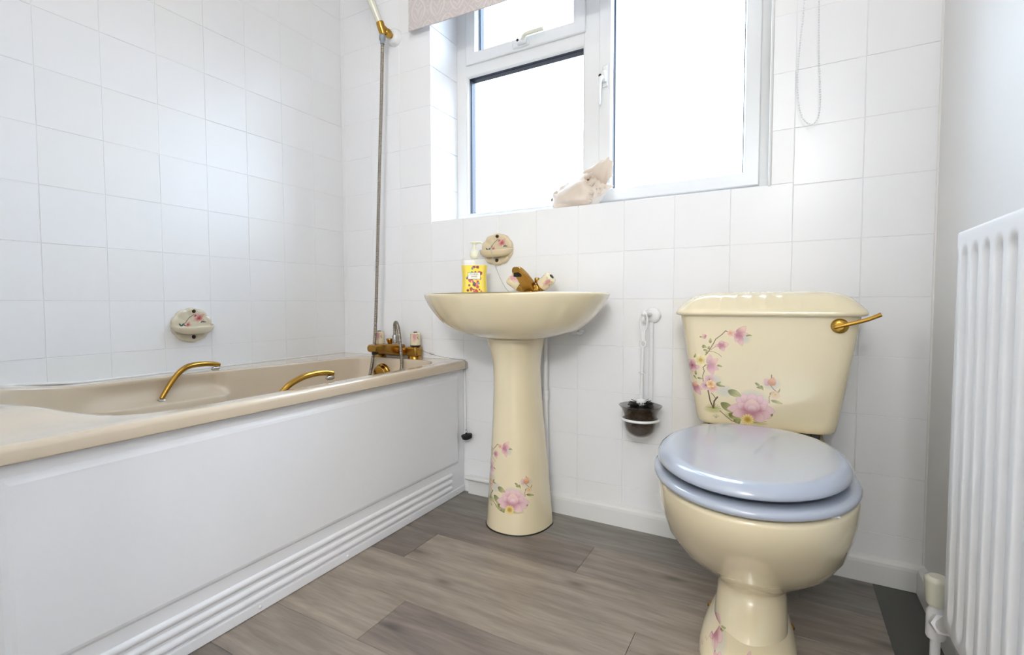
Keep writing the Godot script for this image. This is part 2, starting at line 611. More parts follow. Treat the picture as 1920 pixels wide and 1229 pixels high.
func bottle_label() -> ImageTexture:
	var p := Paint.new(256, 400, Color(0.96, 0.87, 0.22))
	var r := RandomNumberGenerator.new()
	r.seed = 11
	var cols := [Color(0.62, 0.10, 0.14), Color(0.88, 0.35, 0.45), Color(0.45, 0.62, 0.62), Color(0.80, 0.22, 0.16), Color(0.55, 0.08, 0.12), Color(0.92, 0.55, 0.55)]
	for i in 46:
		var q := Vector2(r.randf_range(8, 248), r.randf_range(8, 392))
		var c: Color = cols[r.randi() % cols.size()]
		if i % 3 == 0:
			p.leaf(q, r.randf() * TAU, r.randf_range(20, 40), 10, Color(0.12, 0.25, 0.2), Color(0.3, 0.42, 0.36))
		p.bloom(q, r.randf_range(14, 30), 5, r.randf() * TAU, c.darkened(0.25), c, c.darkened(0.5))
	p.im.fill_rect(Rect2i(28, 96, 200, 104), Color(0.16, 0.13, 0.10))
	p.im.fill_rect(Rect2i(32, 100, 192, 96), Color(0.96, 0.95, 0.90))
	# small print, too fine to read
	for k in 9:
		p.im.fill_rect(Rect2i(78 + k * 11, 150, 8, 10), Color(0.32, 0.30, 0.26))
	for k in 13:
		p.im.fill_rect(Rect2i(72 + k * 8, 178, 5, 5), Color(0.55, 0.53, 0.48))
	p.disc(Vector2(128, 268), 26, Color(0.08, 0.09, 0.09))
	for k in 3:
		p.im.fill_rect(Rect2i(114, 259 + k * 7, 28, 2), Color(0.55, 0.5, 0.3))
	return p.tex()

# ---------------------------------------------------------------- the room

const CREAM := Color(0.925, 0.87, 0.73)
const RX := 1.985     # right wall
const FZ := 1.76      # front wall, behind the camera
const DX0 := 1.12
const DX1 := 1.88
const CY := 2.40      # ceiling
const ROW := 0.736    # a tile joint
const PITCH := 0.152
const WX0 := 0.4815
const WX1 := 1.630
const WY0 := 1.047
const WY1 := 2.13

func _ready() -> void:
	rng.seed = 4
	camera_and_light()
	materials()
	build_floor()
	build_walls()
	build_window()
	build_bath()
	build_basin()
	build_toilet()
	build_radiator()
	build_blind()
	build_bath_tap()
	build_shower()
	build_basin_tap()
	build_soap_dishes()
	build_brush()
	build_bottle()
	build_shell()
	build_small_things()
	build_ceiling_light()

func camera_and_light() -> void:
	var f := 951.094
	var cam := Camera3D.new()
	cam.name = "camera"
	cam.projection = Camera3D.PROJECTION_FRUSTUM
	cam.near = 0.05
	cam.far = 60.0
	cam.size = 1229.0 / f * cam.near
	cam.frustum_offset = Vector2(64.745, -2.4) / f * cam.near
	cam.position = Vector3(1.67134, 0.72548, 1.62922)
	cam.rotation = Vector3(-0.0457085, 0.5420543, -0.0043056)
	add_child(cam)
	cam.current = true
	var sky := ProceduralSkyMaterial.new()
	sky.sky_top_color = Color(0.80, 0.90, 1.0)
	sky.sky_horizon_color = Color(0.87, 0.935, 1.0)
	sky.sky_curve = 0.2
	sky.sky_energy_multiplier = 2.95
	sky.ground_bottom_color = Color(0.42, 0.42, 0.40)
	sky.ground_horizon_color = Color(0.60, 0.61, 0.60)
	sky.ground_energy_multiplier = 2.0
	var e := Environment.new()
	e.background_mode = Environment.BG_SKY
	e.sky = Sky.new()
	e.sky.sky_material = sky
	e.tonemap_mode = Environment.TONE_MAPPER_LINEAR
	e.tonemap_exposure = 1.0
	e.sdfgi_enabled = true
	e.ssao_enabled = true
	e.ssil_enabled = true
	var w := WorldEnvironment.new()
	w.name = "surroundings"
	w.environment = e
	add_child(w)

func materials() -> void:
	M.tile = mat(Color(0.95, 0.95, 0.955), 0.3)
	M.tile_b = mat(Color(0.945, 0.945, 0.945), 0.34)
	M.tile_c = mat(Color(0.945, 0.935, 0.915), 0.32)
	M.grout = mat(Color(0.945, 0.945, 0.945), 0.5)
	M.paint = mat(Color(0.945, 0.94, 0.93), 0.6)
	M.ceil = mat(Color(0.96, 0.955, 0.945), 0.8)
	M.carpet = mat(Color(0.72, 0.69, 0.65), 0.9)
	M.wood_white = mat(Color(0.91, 0.91, 0.90), 0.35)
	M.upvc = mat(Color(0.895, 0.89, 0.88), 0.25)
	M.gasket = mat(Color(0.17, 0.20, 0.27), 0.4)
	M.cream = gloss(mat(CREAM, 0.22), 1.0, 0.03)
	M.bath = gloss(mat(Color(0.845, 0.785, 0.695), 0.25), 1.0, 0.04)
	M.panel = mat(Color(0.95, 0.955, 0.97), 0.3)
	M.gold = mat(Color(0.74, 0.58, 0.27), 0.2, 1.0)
	M.brass = mat(Color(0.68, 0.52, 0.25), 0.25, 1.0)
	M.chrome = mat(Color(0.74, 0.74, 0.74), 0.18, 1.0)
	M.steel = mat(Color(0.60, 0.57, 0.53), 0.28, 1.0)
	M.grey_plastic = mat(Color(0.55, 0.58, 0.60), 0.35)
	M.dark = mat(Color(0.08, 0.07, 0.06), 0.5)
	M.black = mat(Color(0.03, 0.03, 0.03), 0.6)
	M.white_plastic = mat(Color(0.93, 0.93, 0.93), 0.25)
	M.seat = gloss(mat(Color(0.685, 0.715, 0.77), 0.22), 1.0, 0.05)
	M.rad = mat(Color(0.95, 0.95, 0.955), 0.28)
	M.ivory = gloss(mat(Color(0.88, 0.875, 0.80), 0.25), 0.8, 0.05)
	M.strip = mat(Color(0.34, 0.34, 0.33), 0.6)
	M.sealant = mat(Color(0.93, 0.925, 0.91), 0.5)
	M.glass = mat(Color(0.95, 0.97, 1.0, 0.06), 0.02)
	M.glass.transparency = BaseMaterial3D.TRANSPARENCY_ALPHA

# ---------------------------------------------------------------- floor, walls

func build_floor() -> void:
	var f := structure("floor", "grey brown wood plank vinyl floor")
	part(f, "subfloor", box(Vector3(-0.1, -0.12, -0.26), Vector3(RX + 0.1, -0.004, FZ + 0.1)), M.strip)
	part(f, "edge_strip", box(Vector3(1.8825, -0.004, 0.0), Vector3(RX, -0.0012, 0.34)), M.strip, "dark grey bare strip beside the skirting")
	var woods := []
	var specs := [
		[3, Color(0.449, 0.413, 0.381), Color(0.658, 0.611, 0.564), [Vector3(0.42, 0.06, 0.010), Vector3(0.86, 0.11, 0.013)]],
		[9, Color(0.491, 0.449, 0.408), Color(0.695, 0.648, 0.590), [Vector3(0.15, 0.12, 0.012), Vector3(0.62, 0.05, 0.010)]],
		[21, Color(0.397, 0.361, 0.340), Color(0.585, 0.538, 0.502), [Vector3(0.30, 0.09, 0.012), Vector3(0.95, 0.04, 0.010)]],
		[33, Color(0.418, 0.402, 0.381), Color(0.596, 0.575, 0.538), [Vector3(0.5, 0.04, 0.012), Vector3(0.56, 0.10, 0.010)]]]
	for s in specs:
		var m := mat(Color.WHITE, 0.42)
		m.albedo_texture = wood(s[0], s[1], s[2], s[3])
		woods.append(m)
	# rows run along x; each has the joint seen in the picture and the boards that follow from it
	var z := 0.024
	var joints := [0.52, 1.206, 0.755, 1.407, 0.897, 0.30, 1.10, 0.62, 1.35, 0.85, 0.4]
	var tones := [[3, 3, 1], [2, 0, 2], [2, 1, 0], [1, 1, 2], [1, 2, 0], [0, 1, 1], [2, 0, 1], [1, 0, 2], [0, 1, 2], [1, 2, 0], [0, 1, 1]]
	var row := 0
	var lo := 0.0
	var hi := z + 0.166
	while lo < FZ - 0.01:
		hi = minf(hi, FZ)
		var xs := [0.60 if hi < 1.40 else 0.0]
		for k in [-1, 0, 1]:
			var j: float = joints[row % joints.size()] + k * 1.2
			if j > xs[0] + 0.02 and j < RX - 0.02:
				xs.append(j)
		xs.append(1.8825 if lo < 0.33 else RX)
		for k in xs.size() - 1:
			var a: float = xs[k] + 0.0004
			var b: float = xs[k + 1] - 0.0004
			var off := rng.randf() * maxf(0.0, 1.0 - (b - a) / 1.45)
			var z0 := lo
			var uvf := func(p: Vector3, _n: Vector3) -> Vector2: return Vector2((p.x - a) / 1.45 + off, (p.z - z0) / 0.166)
			var g := G.new()
			g.rbox(Vector3((a + b) * 0.5, -0.002, (lo + hi) * 0.5), Vector3(b - a, 0.004, hi - lo - 0.0008), 0.0004, 1, Basis(), uvf)
			part(f, "plank", g, woods[tones[row % tones.size()][k % 3]])
		lo = hi
		hi += 0.166
		row += 1

var tile_cache := {}

func tile_mesh(w: float, h: float) -> ArrayMesh:
	var key := "%d_%d" % [roundi(w * 2000), roundi(h * 2000)]
	if not tile_cache.has(key):
		var g := G.new()
		g.rbox(Vector3.ZERO, Vector3(w - 0.0008, 0.006, h - 0.0008), 0.0010, 1)
		tile_cache[key] = g.mesh()
	return tile_cache[key]

# one tile: its middle on the face of the wall, its front along out
func lay_tile(wall: Node3D, c: Vector3, w: float, h: float, out: Vector3, m: Material) -> void:
	if w < 0.005 or h < 0.005:
		return
	var o := MeshInstance3D.new()
	o.name = "tile"
	o.mesh = tile_mesh(w, h)
	o.set_surface_override_material(0, m)
	var side := Vector3.UP.cross(out) if absf(out.y) < 0.5 else Vector3.RIGHT
	var b := Basis(side, out, side.cross(out))
	# a hair of unevenness, as laid by hand
	b = Basis(side, rng.randf_range(-0.0022, 0.0022)) * Basis(b.z.normalized(), rng.randf_range(-0.0022, 0.0022)) * b
	o.transform = Transform3D(b, c - out * (0.003 + rng.randf_range(0.0, 0.0004)))
	wall.add_child(o, true)

func white() -> Material:
	var k := rng.randi() % 5
	return M.tile_b if k == 0 else M.tile

func build_walls() -> void:
	var back := structure("wall_back", "white tiled wall with the window")
	for q in [[-0.1, -0.1, WX0 - 0.006, CY], [WX1, -0.1, RX + 0.1, CY], [WX0 - 0.006, -0.1, WX1, WY0 - 0.006], [WX0 - 0.006, WY1, WX1, CY]]:
		part(back, "masonry", box(Vector3(q[0], q[1], -0.27), Vector3(q[2], q[3], -0.0010)), M.grout)
	var xs := [0.0]
	for k in 14:
		var x := 0.0236 + 0.15136 * k
		if x < RX - 0.01:
			xs.append(x)
	xs.append(RX)
	var ys := [0.0]
	for k in range(-4, 11):
		ys.append(ROW + PITCH * k)
	ys.append(CY)
	for i in xs.size() - 1:
		for j in ys.size() - 1:
			var x0: float = xs[i]
			var x1: float = xs[i + 1]
			var y0: float = ys[j]
			var y1: float = ys[j + 1]
			if absf(x1 - WX0) < 0.008:
				x1 = WX0
			if absf(x0 - WX0) < 0.008:
				x0 = WX0
			if absf(y1 - WY0) < 0.01:
				y1 = WY0 if x1 > WX0 + 0.01 and x0 < WX1 else y1
			if absf(y0 - WY0) < 0.01:
				y0 = WY0 if x1 > WX0 + 0.01 and x0 < WX1 - 0.02 else y0
			var m := white()
			if x0 > 1.38 and x1 < 1.55 and y0 > 0.25 and y1 < 0.75:
				m = M.tile_c
			var rects := []
			if x1 <= WX0 + 0.001 or x0 >= WX1 or y1 <= WY0 + 0.001 or y0 >= WY1:
				rects.append([x0, y0, x1, y1])
			else:
				rects.append([x0, y0, WX0, y1])
				rects.append([WX1 + 0.006, y0, x1, y1])
				rects.append([maxf(x0, WX0), y0, minf(x1, WX1), WY0])
				rects.append([maxf(x0, WX0), WY1, minf(x1, WX1), y1])
			for r in rects:
				if r[2] > r[0] and r[3] > r[1]:
					lay_tile(back, Vector3((r[0] + r[2]) * 0.5, (r[1] + r[3]) * 0.5, 0), r[2] - r[0], r[3] - r[1], Vector3.BACK, m)
	# the reveal of the window, tiled as well
	for j in ys.size() - 1:
		var y0: float = maxf(ys[j], WY0)
		var y1: float = minf(ys[j + 1], WY1)
		if y1 - y0 > 0.01:
			lay_tile(back, Vector3(WX0, (y0 + y1) * 0.5, -0.095), 0.19, y1 - y0, Vector3.RIGHT, M.tile)
	for i in xs.size() - 1:
		var x0: float = maxf(xs[i], WX0)
		var x1: float = minf(xs[i + 1], WX1)
		if x1 - x0 > 0.01:
			lay_tile(back, Vector3((x0 + x1) * 0.5, WY0, -0.095), x1 - x0, 0.19, Vector3.UP, M.tile)
	part(back, "bead", box(Vector3(WX1 - 0.001, WY0 - 0.004, -0.19), Vector3(WX1 + 0.006, WY1, 0.002), 0.002), M.upvc, "white plastic corner bead of the window reveal")

	var left := structure("wall_left", "white tiled wall along the bath")
	part(left, "masonry", box(Vector3(-0.12, -0.1, -0.0022), Vector3(-0.0010, CY, FZ + 0.1)), M.grout)
	var zs := [0.0]
	for k in range(6, -7, -1):
		var z := 1.0721 - PITCH * k
		if z > 0.02 and z < FZ:
			zs.append(z)
	zs.append(FZ)
	for i in zs.size() - 1:
		for j in ys.size() - 1:
			if ys[j + 1] < 0.47:
				continue
			var m := white()
			lay_tile(left, Vector3(0, (ys[j] + ys[j + 1]) * 0.5, (zs[i] + zs[i + 1]) * 0.5), zs[i + 1] - zs[i], ys[j + 1] - ys[j], Vector3.RIGHT, m)

	var right := structure("wall_right", "plain painted wall behind the radiator")
	part(right, "plaster", box(Vector3(RX, -0.1, -0.0014), Vector3(RX + 0.1, CY, FZ + 0.1)), M.paint)
	part(back, "sealant", box(Vector3(RX - 0.004, 0.06, -0.001), Vector3(RX + 0.001, CY, 0.0035), 0.001), M.sealant)
	var front := structure("wall_front", "plain wall behind the viewer")
	part(front, "plaster", box(Vector3(-0.12, -0.1, FZ), Vector3(DX0, CY, FZ + 0.1)), M.paint)
	part(front, "plaster", box(Vector3(DX0, 2.02, FZ), Vector3(DX1, CY, FZ + 0.1)), M.paint)
	part(front, "plaster", box(Vector3(DX1, -0.1, FZ), Vector3(RX + 0.1, CY, FZ + 0.1)), M.paint)
	# the doorway the viewer stands in, and the landing beyond it
	var g0 := G.new()
	for q in [[DX0 - 0.06, 0.0, DX0, 2.08], [DX1, 0.0, DX1 + 0.06, 2.08], [DX0, 2.02, DX1, 2.08]]:
		g0.rbox(Vector3((q[0] + q[2]) * 0.5, (q[1] + q[3]) * 0.5, FZ - 0.006), Vector3(q[2] - q[0], q[3] - q[1], 0.012), 0.002)
	solo("trim_1", g0, M.wood_white, "white painted door surround behind the viewer", "", Vector3((DX0 + DX1) * 0.5, 0, FZ), "structure")
	var hall := structure("wall_landing", "plain landing outside the bathroom door")
	var L0 := 0.3
	var L1 := 2.6
	var LZ := FZ + 1.35
	part(hall, "landing_floor", box(Vector3(L0, -0.1, FZ + 0.1), Vector3(L1, 0.0, LZ)), M.carpet)
	part(hall, "plaster", box(Vector3(L0 - 0.1, -0.1, FZ + 0.1), Vector3(L0, CY, LZ)), M.paint)
	part(hall, "plaster", box(Vector3(L1, -0.1, FZ), Vector3(L1 + 0.1, CY, LZ)), M.paint)
	part(hall, "plaster", box(Vector3(RX + 0.1, -0.1, FZ), Vector3(L1, CY, FZ + 0.1)), M.paint)
	part(hall, "plaster", box(Vector3(L0 - 0.1, -0.1, LZ), Vector3(L1 + 0.1, CY, LZ + 0.1)), M.paint)
	part(hall, "landing_ceiling", box(Vector3(L0 - 0.1, CY, FZ + 0.1), Vector3(L1 + 0.1, CY + 0.1, LZ + 0.1)), M.ceil)
	var c := structure("ceiling", "plain white ceiling")
	part(c, "plasterboard", box(Vector3(-0.12, CY, -0.27), Vector3(RX + 0.1, CY + 0.1, FZ + 0.1)), M.ceil)

	# skirtings: profile (out from the wall, height)
	var prof := [Vector2(0, 0), Vector2(0.016, 0), Vector2(0.016, 0.050), Vector2(0.0145, 0.058), Vector2(0.010, 0.064), Vector2(0.005, 0.067), Vector2(0, 0.068)]
	var g := G.new()
	var rows := []
	for x in [0.656, RX]:
		var r := PackedVector3Array()
		for q in prof:
			r.append(Vector3(x, q.y, q.x))
		rows.append(r)
	g.loft(rows, null, true)
	solo("baseboard_back", g, M.wood_white, "white painted skirting under the window wall", "", Vector3(1.3, 0, 0), "structure")
	g = G.new()
	rows = []
	for z in [0.016, FZ]:
		var r := PackedVector3Array()
		for q in prof:
			r.append(Vector3(RX - q.x, q.y, z))
		rows.append(r)
	g.loft(rows, null, true)
	solo("baseboard_right", g, M.wood_white, "white painted skirting under the radiator", "", Vector3(RX, 0, 0.9), "structure")

func bar(a: Vector3, b: Vector3, r := 0.003) -> G:
	return box(a, b, r)

func build_window() -> void:
	var w := structure("window_1", "white plastic framed window with three panes")
	var zf := -0.19
	# outer frame, then the bars between the lights
	var g := G.new()
	g.frame(WX0, WY0, WX1, WY1, [Vector2(0.0, -0.26), Vector2(0.0, zf + 0.001), Vector2(0.044, zf), Vector2(0.048, zf - 0.004), Vector2(0.048, -0.26)])
	part(w, "outer_frame", g, M.upvc)
	part(w, "mullion", bar(Vector3(1.034, WY0 + 0.04, -0.26), Vector3(1.094, WY1 - 0.04, zf + 0.0005), 0.003), M.upvc)
	part(w, "transom", bar(Vector3(WX0 + 0.04, 1.662, -0.26), Vector3(1.036, 1.706, zf + 0.0002), 0.003), M.upvc)
	# lights: x0, y0, x1, y1 of the hole, sash or bead width, proud of the frame by
	light_of(w, WX0 + 0.046, WY0 + 0.046, 1.036, 1.664, 0.008, 0.0, "bead")
	light_of(w, WX0 + 0.050, 1.704, 1.040, WY1 - 0.046, 0.047, 0.012, "sash")
	light_of(w, 1.093, WY0 + 0.040, 1.600, WY1 - 0.046, 0.045, 0.012, "sash")
	# handle of the upper light
	var h := G.new()
	h.rbox(Vector3(0.785, 1.722, zf + 0.016), Vector3(0.07, 0.010, 0.022), 0.004, 3, Basis(Vector3.RIGHT, PI / 2) * Basis(Vector3.UP, 0.0))
	h.rbox(Vector3(0.795, 1.724, zf + 0.028), Vector3(0.036, 0.022, 0.020), 0.005, 3, Basis(Vector3.RIGHT, PI / 2))
	var hn := part(w, "handle", h, M.upvc, "white window handle lying along the upper sash")
	h = G.new()
	h.tube(spline([Vector3(0.802, 1.728, zf + 0.036), Vector3(0.815, 1.735, zf + 0.046), Vector3(0.84, 1.737, zf + 0.048), Vector3(0.895, 1.737, zf + 0.048)], 5), 0.0075, 10)
	part(hn, "lever", h, mat(Color(0.86, 0.84, 0.76), 0.3))
	h = G.new()
	h.ball(Vector3(0.783, 1.728, zf + 0.040), 0.0055, 10, 6)
	part(hn, "lock_button", h, M.dark)
	# handle of the side sash, its lever hanging down
	h = G.new()
	h.rbox(Vector3(1.117, 1.525, zf + 0.016), Vector3(0.020, 0.010, 0.075), 0.004, 3, Basis(Vector3.RIGHT, PI / 2))
	h.rbox(Vector3(1.115, 1.520, zf + 0.028), Vector3(0.020, 0.022, 0.040), 0.005, 3, Basis(Vector3.RIGHT, PI / 2))
	hn = part(w, "handle", h, M.upvc, "white window handle hanging down on the side sash")
	h = G.new()
	h.tube(spline([Vector3(1.112, 1.515, zf + 0.036), Vector3(1.108, 1.505, zf + 0.046), Vector3(1.107, 1.48, zf + 0.048), Vector3(1.107, 1.418, zf + 0.048)], 5), PackedFloat32Array([0.008, 0.008, 0.008, 0.008, 0.008, 0.0078, 0.0075, 0.0072, 0.007, 0.0065, 0.006, 0.0055, 0.005, 0.0045, 0.004, 0.0035]), 10)
	part(hn, "lever", h, M.upvc)
	h = G.new()
	h.ball(Vector3(1.104, 1.523, zf + 0.036), 0.0055, 10, 6)
	part(hn, "lock_button", h, M.dark)

func light_of(w: Node3D, x0: float, y0: float, x1: float, y1: float, wide: float, proud: float, called: String) -> void:
	var zf := -0.19 + proud
	var g := G.new()
	g.frame(x0, y0, x1, y1, [Vector2(0.0, -0.25), Vector2(0.0, zf - 0.003), Vector2(0.003, zf), Vector2(wide - 0.004, zf), Vector2(wide, zf - 0.010), Vector2(wide, -0.25)])
	var s := part(w, called, g, M.upvc)
	g = G.new()
	g.frame(x0, y0, x1, y1, [Vector2(wide - 0.001, -0.248), Vector2(wide - 0.001, -0.202), Vector2(wide + 0.0012, -0.202), Vector2(wide + 0.0016, -0.212), Vector2(wide + 0.0042, -0.213), Vector2(wide + 0.0042, -0.216), Vector2(wide + 0.0016, -0.217), Vector2(wide + 0.0016, -0.248)])
	part(s, "gasket", g, M.gasket)
	part(s, "pane", box(Vector3(x0 + wide - 0.002, y0 + wide - 0.002, -0.240), Vector3(x1 - wide + 0.002, y1 - wide + 0.002, -0.236)), M.glass)

# ---------------------------------------------------------------- bath

const RIM := 0.508
const BATH_X := 0.648
const BATH_Z := 1.40

func bath_rise(x: float, z: float) -> float:
	return 0.030 * smoothstep(1.0, 1.30, z) * smoothstep(0.60, 0.45, x)

func build_bath() -> void:
	var t := thing("bathtub", "cream coloured bath with gold hand grips along the tiled wall", "bathtub", Vector3(0.325, 0, 0.7))
	var N := 200
	var ctrl := []
	for q in [[0.32, 0.088], [0.45, 0.088], [0.545, 0.105], [0.592, 0.17], [0.60, 0.30], [0.60, 0.45], [0.60, 0.62], [0.602, 0.85], [0.598, 1.02], [0.565, 1.14], [0.48, 1.235], [0.36, 1.285], [0.25, 1.29], [0.15, 1.255], [0.085, 1.18], [0.06, 1.06], [0.064, 0.92], [0.075, 0.76], [0.084, 0.665], [0.105, 0.635], [0.118, 0.56], [0.140, 0.43], [0.158, 0.30], [0.172, 0.20], [0.20, 0.125], [0.25, 0.094]]:
		ctrl.append(Vector3(q[0], 0, q[1]))
	var top := even(spline(ctrl, 10, true), N, true)
	ctrl = []
	for q in [[0.33, 0.20], [0.43, 0.20], [0.49, 0.23], [0.515, 0.30], [0.52, 0.42], [0.525, 0.55], [0.53, 0.70], [0.53, 0.82], [0.50, 0.90], [0.44, 0.94], [0.36, 0.95], [0.27, 0.94], [0.20, 0.90], [0.165, 0.82], [0.17, 0.70], [0.18, 0.55], [0.19, 0.42], [0.205, 0.30], [0.235, 0.23], [0.28, 0.205]]:
		ctrl.append(Vector3(q[0], 0, q[1]))
	var floor_line := even(spline(ctrl, 10, true), N, true)
	var mid := Vector3(0.33, 0, 0.68)
	# the rectangle outside, met by rays from the middle, its corners kept
	var lo := Vector2(0.002, 0.002)
	var hi := Vector2(BATH_X, BATH_Z)
	var outer := PackedVector3Array()
	for p in top:
		var d := p - mid
		var k := 1e9
		if absf(d.x) > 1e-6:
			k = minf(k, ((hi.x if d.x > 0 else lo.x) - mid.x) / d.x)
		if absf(d.z) > 1e-6:
			k = minf(k, ((hi.y if d.z > 0 else lo.y) - mid.z) / d.z)
		outer.append(mid + d * k)
	for c in [lo, Vector2(lo.x, hi.y), hi, Vector2(hi.x, lo.y)]:
		var best := 0
		for i in N:
			if outer[i].distance_squared_to(Vector3(c.x, 0, c.y)) < outer[best].distance_squared_to(Vector3(c.x, 0, c.y)):
				best = i
		outer[best] = Vector3(c.x, 0, c.y)
	var rows := []
	# outer lip: bottom, face, rounded top edge
	for q in [[0.012, -0.031], [0.001, -0.031], [0.0, -0.028], [0.0, -0.012], [0.0015, -0.006], [0.005, -0.0018], [0.010, 0.0]]:
		var r := PackedVector3Array()
		for i in N:
			var p := outer[i]
			var s := Vector3(signf(mid.x - p.x) * q[0], 0, signf(mid.z - p.z) * q[0])
			if absf(p.x - lo.x) > 0.001 and absf(p.x - hi.x) > 0.001:
				s.x = 0
			if absf(p.z - lo.y) > 0.001 and absf(p.z - hi.y) > 0.001:
				s.z = 0
			p += s
			r.append(Vector3(p.x, RIM + q[1] + bath_rise(p.x, p.z) * (1.0 if q[1] > -0.02 else 0.4), p.z))
		rows.append(r)
	# rim flat, inner rounding, wall down to the floor
	for f in [0.5, 0.82, 0.94]:
		var r := PackedVector3Array()
		for i in N:
			var p := outer[i].lerp(top[i], f)
			r.append(Vector3(p.x, RIM + bath_rise(p.x, p.z), p.z))
		rows.append(r)
	var prof := [[0.0, 0.0015], [0.006, 0.006], [0.012, 0.014], [0.020, 0.028], [0.035, 0.05], [0.05, 0.068], [0.058, 0.075], [0.066, 0.082], [0.085, 0.095], [0.13, 0.13], [0.22, 0.20], [0.35, 0.275], [0.55, 0.325], [0.75, 0.352], [0.9, 0.365], [1.0, 0.372]]
	for q in prof:
		var r := PackedVector3Array()
		for i in N:
			var p := top[i].lerp(floor_line[i], q[0])
			var inward := (mid - top[i]) * Vector3(1, 0, 0)
			# the elbow shelf under each grip: the wall steps in below it
			var sh := smoothstep(0.632, 0.662, top[i].z) * smoothstep(1.05, 0.92, top[i].z)
			p += inward.normalized() * 0.036 * sh * smoothstep(0.062, 0.078, q[1]) * (1.0 - smoothstep(0.3, 1.0, q[0]))
			p -= inward.normalized() * 0.012 * sh * smoothstep(0.01, 0.03, q[1]) * (1.0 - smoothstep(0.064, 0.075, q[1]))
			r.append(Vector3(p.x, RIM - q[1] + bath_rise(p.x, p.z) * (1.0 - q[0]), p.z))
		rows.append(r)
	var last: PackedVector3Array = rows[rows.size() - 1]
	for f in [0.5, 0.9]:
		var r := PackedVector3Array()
		for p in last:
			r.append(Vector3(lerpf(p.x, 0.35, f), p.y - 0.006 * f, lerpf(p.z, 0.5, f)))
		rows.append(r)
	var g := G.new()
	g.grid(rows, true, false, -2)
	g.cap(rows[rows.size() - 1], Vector3.UP)
	part(t, "shell", g, M.bath)
	# sealant line at the two walls
	g = G.new()
	g.tube(PackedVector3Array([Vector3(0.002, RIM + 0.001, 0.004), Vector3(0.002, RIM + 0.001, 1.0), Vector3(0.002, RIM + 0.012, 1.12), Vector3(0.002, RIM + 0.03, 1.3)]), 0.004, 8)
	g.tube(PackedVector3Array([Vector3(0.002, RIM + 0.001, 0.002), Vector3(BATH_X - 0.01, RIM + 0.001, 0.002)]), 0.004, 8)
	part(t, "sealant", g, M.sealant)
	# grips
	for k in 2:
		var path: PackedVector3Array
		if k == 0:
			path = spline([Vector3(0.072, 0.524, 0.637), Vector3(0.077, 0.530, 0.66), Vector3(0.081, 0.534, 0.70), Vector3(0.083, 0.531, 0.745), Vector3(0.085, 0.512, 0.778), Vector3(0.087, 0.478, 0.806), Vector3(0.088, 0.444, 0.829)], 6)
		else:
			path = spline([Vector3(0.566, 0.524, 0.60), Vector3(0.562, 0.529, 0.62), Vector3(0.560, 0.531, 0.66), Vector3(0.560, 0.526, 0.705), Vector3(0.558, 0.510, 0.748), Vector3(0.556, 0.478, 0.785), Vector3(0.554, 0.444, 0.81)], 6)
		g = G.new()
		var rad := PackedFloat32Array()
		for i in path.size():
			rad.append(0.0075 + 0.001 * sin(PI * i / (path.size() - 1.0)))
		g.tube(path, rad, 14)
		var grip := part(t, "grip_handle", g, M.gold, "gold bent hand grip")
		g = G.new()
		var e0 := path[0]
		g.rbox(e0 + Vector3(0, -0.010, 0.012), Vector3(0.013, 0.012, 0.026), 0.003, 2)
		part(grip, "mount", g, M.chrome)
		g = G.new()
		g.rbox(path[path.size() - 1] + Vector3(0, -0.005, 0.0), Vector3(0.02, 0.010, 0.02), 0.004, 2)
		part(grip, "mount", g, M.chrome)
	# overflow knob on the end wall
	g = G.new()
	var ax := Basis(Vector3.RIGHT, PI / 2 + 0.12)
	g.lathe([Vector2(0.036, -0.006), Vector2(0.036, 0.003), Vector2(0.034, 0.006), Vector2(0.030, 0.007), Vector2(0.030, 0.018), Vector2(0.028, 0.021), Vector2(0.012, 0.022)], Vector3(0.318, 0.452, 0.112), 28, ax)
	part(t, "overflow_cover", g, M.gold, "round gold overflow cover")
	g = G.new()
	g.lathe([Vector2(0.033, -0.002), Vector2(0.033, 0.002), Vector2(0.026, 0.003)], Vector3(0.34, 0.134, 0.30), 24)
	part(t, "waste", g, M.gold)
	build_bath_panel(t)

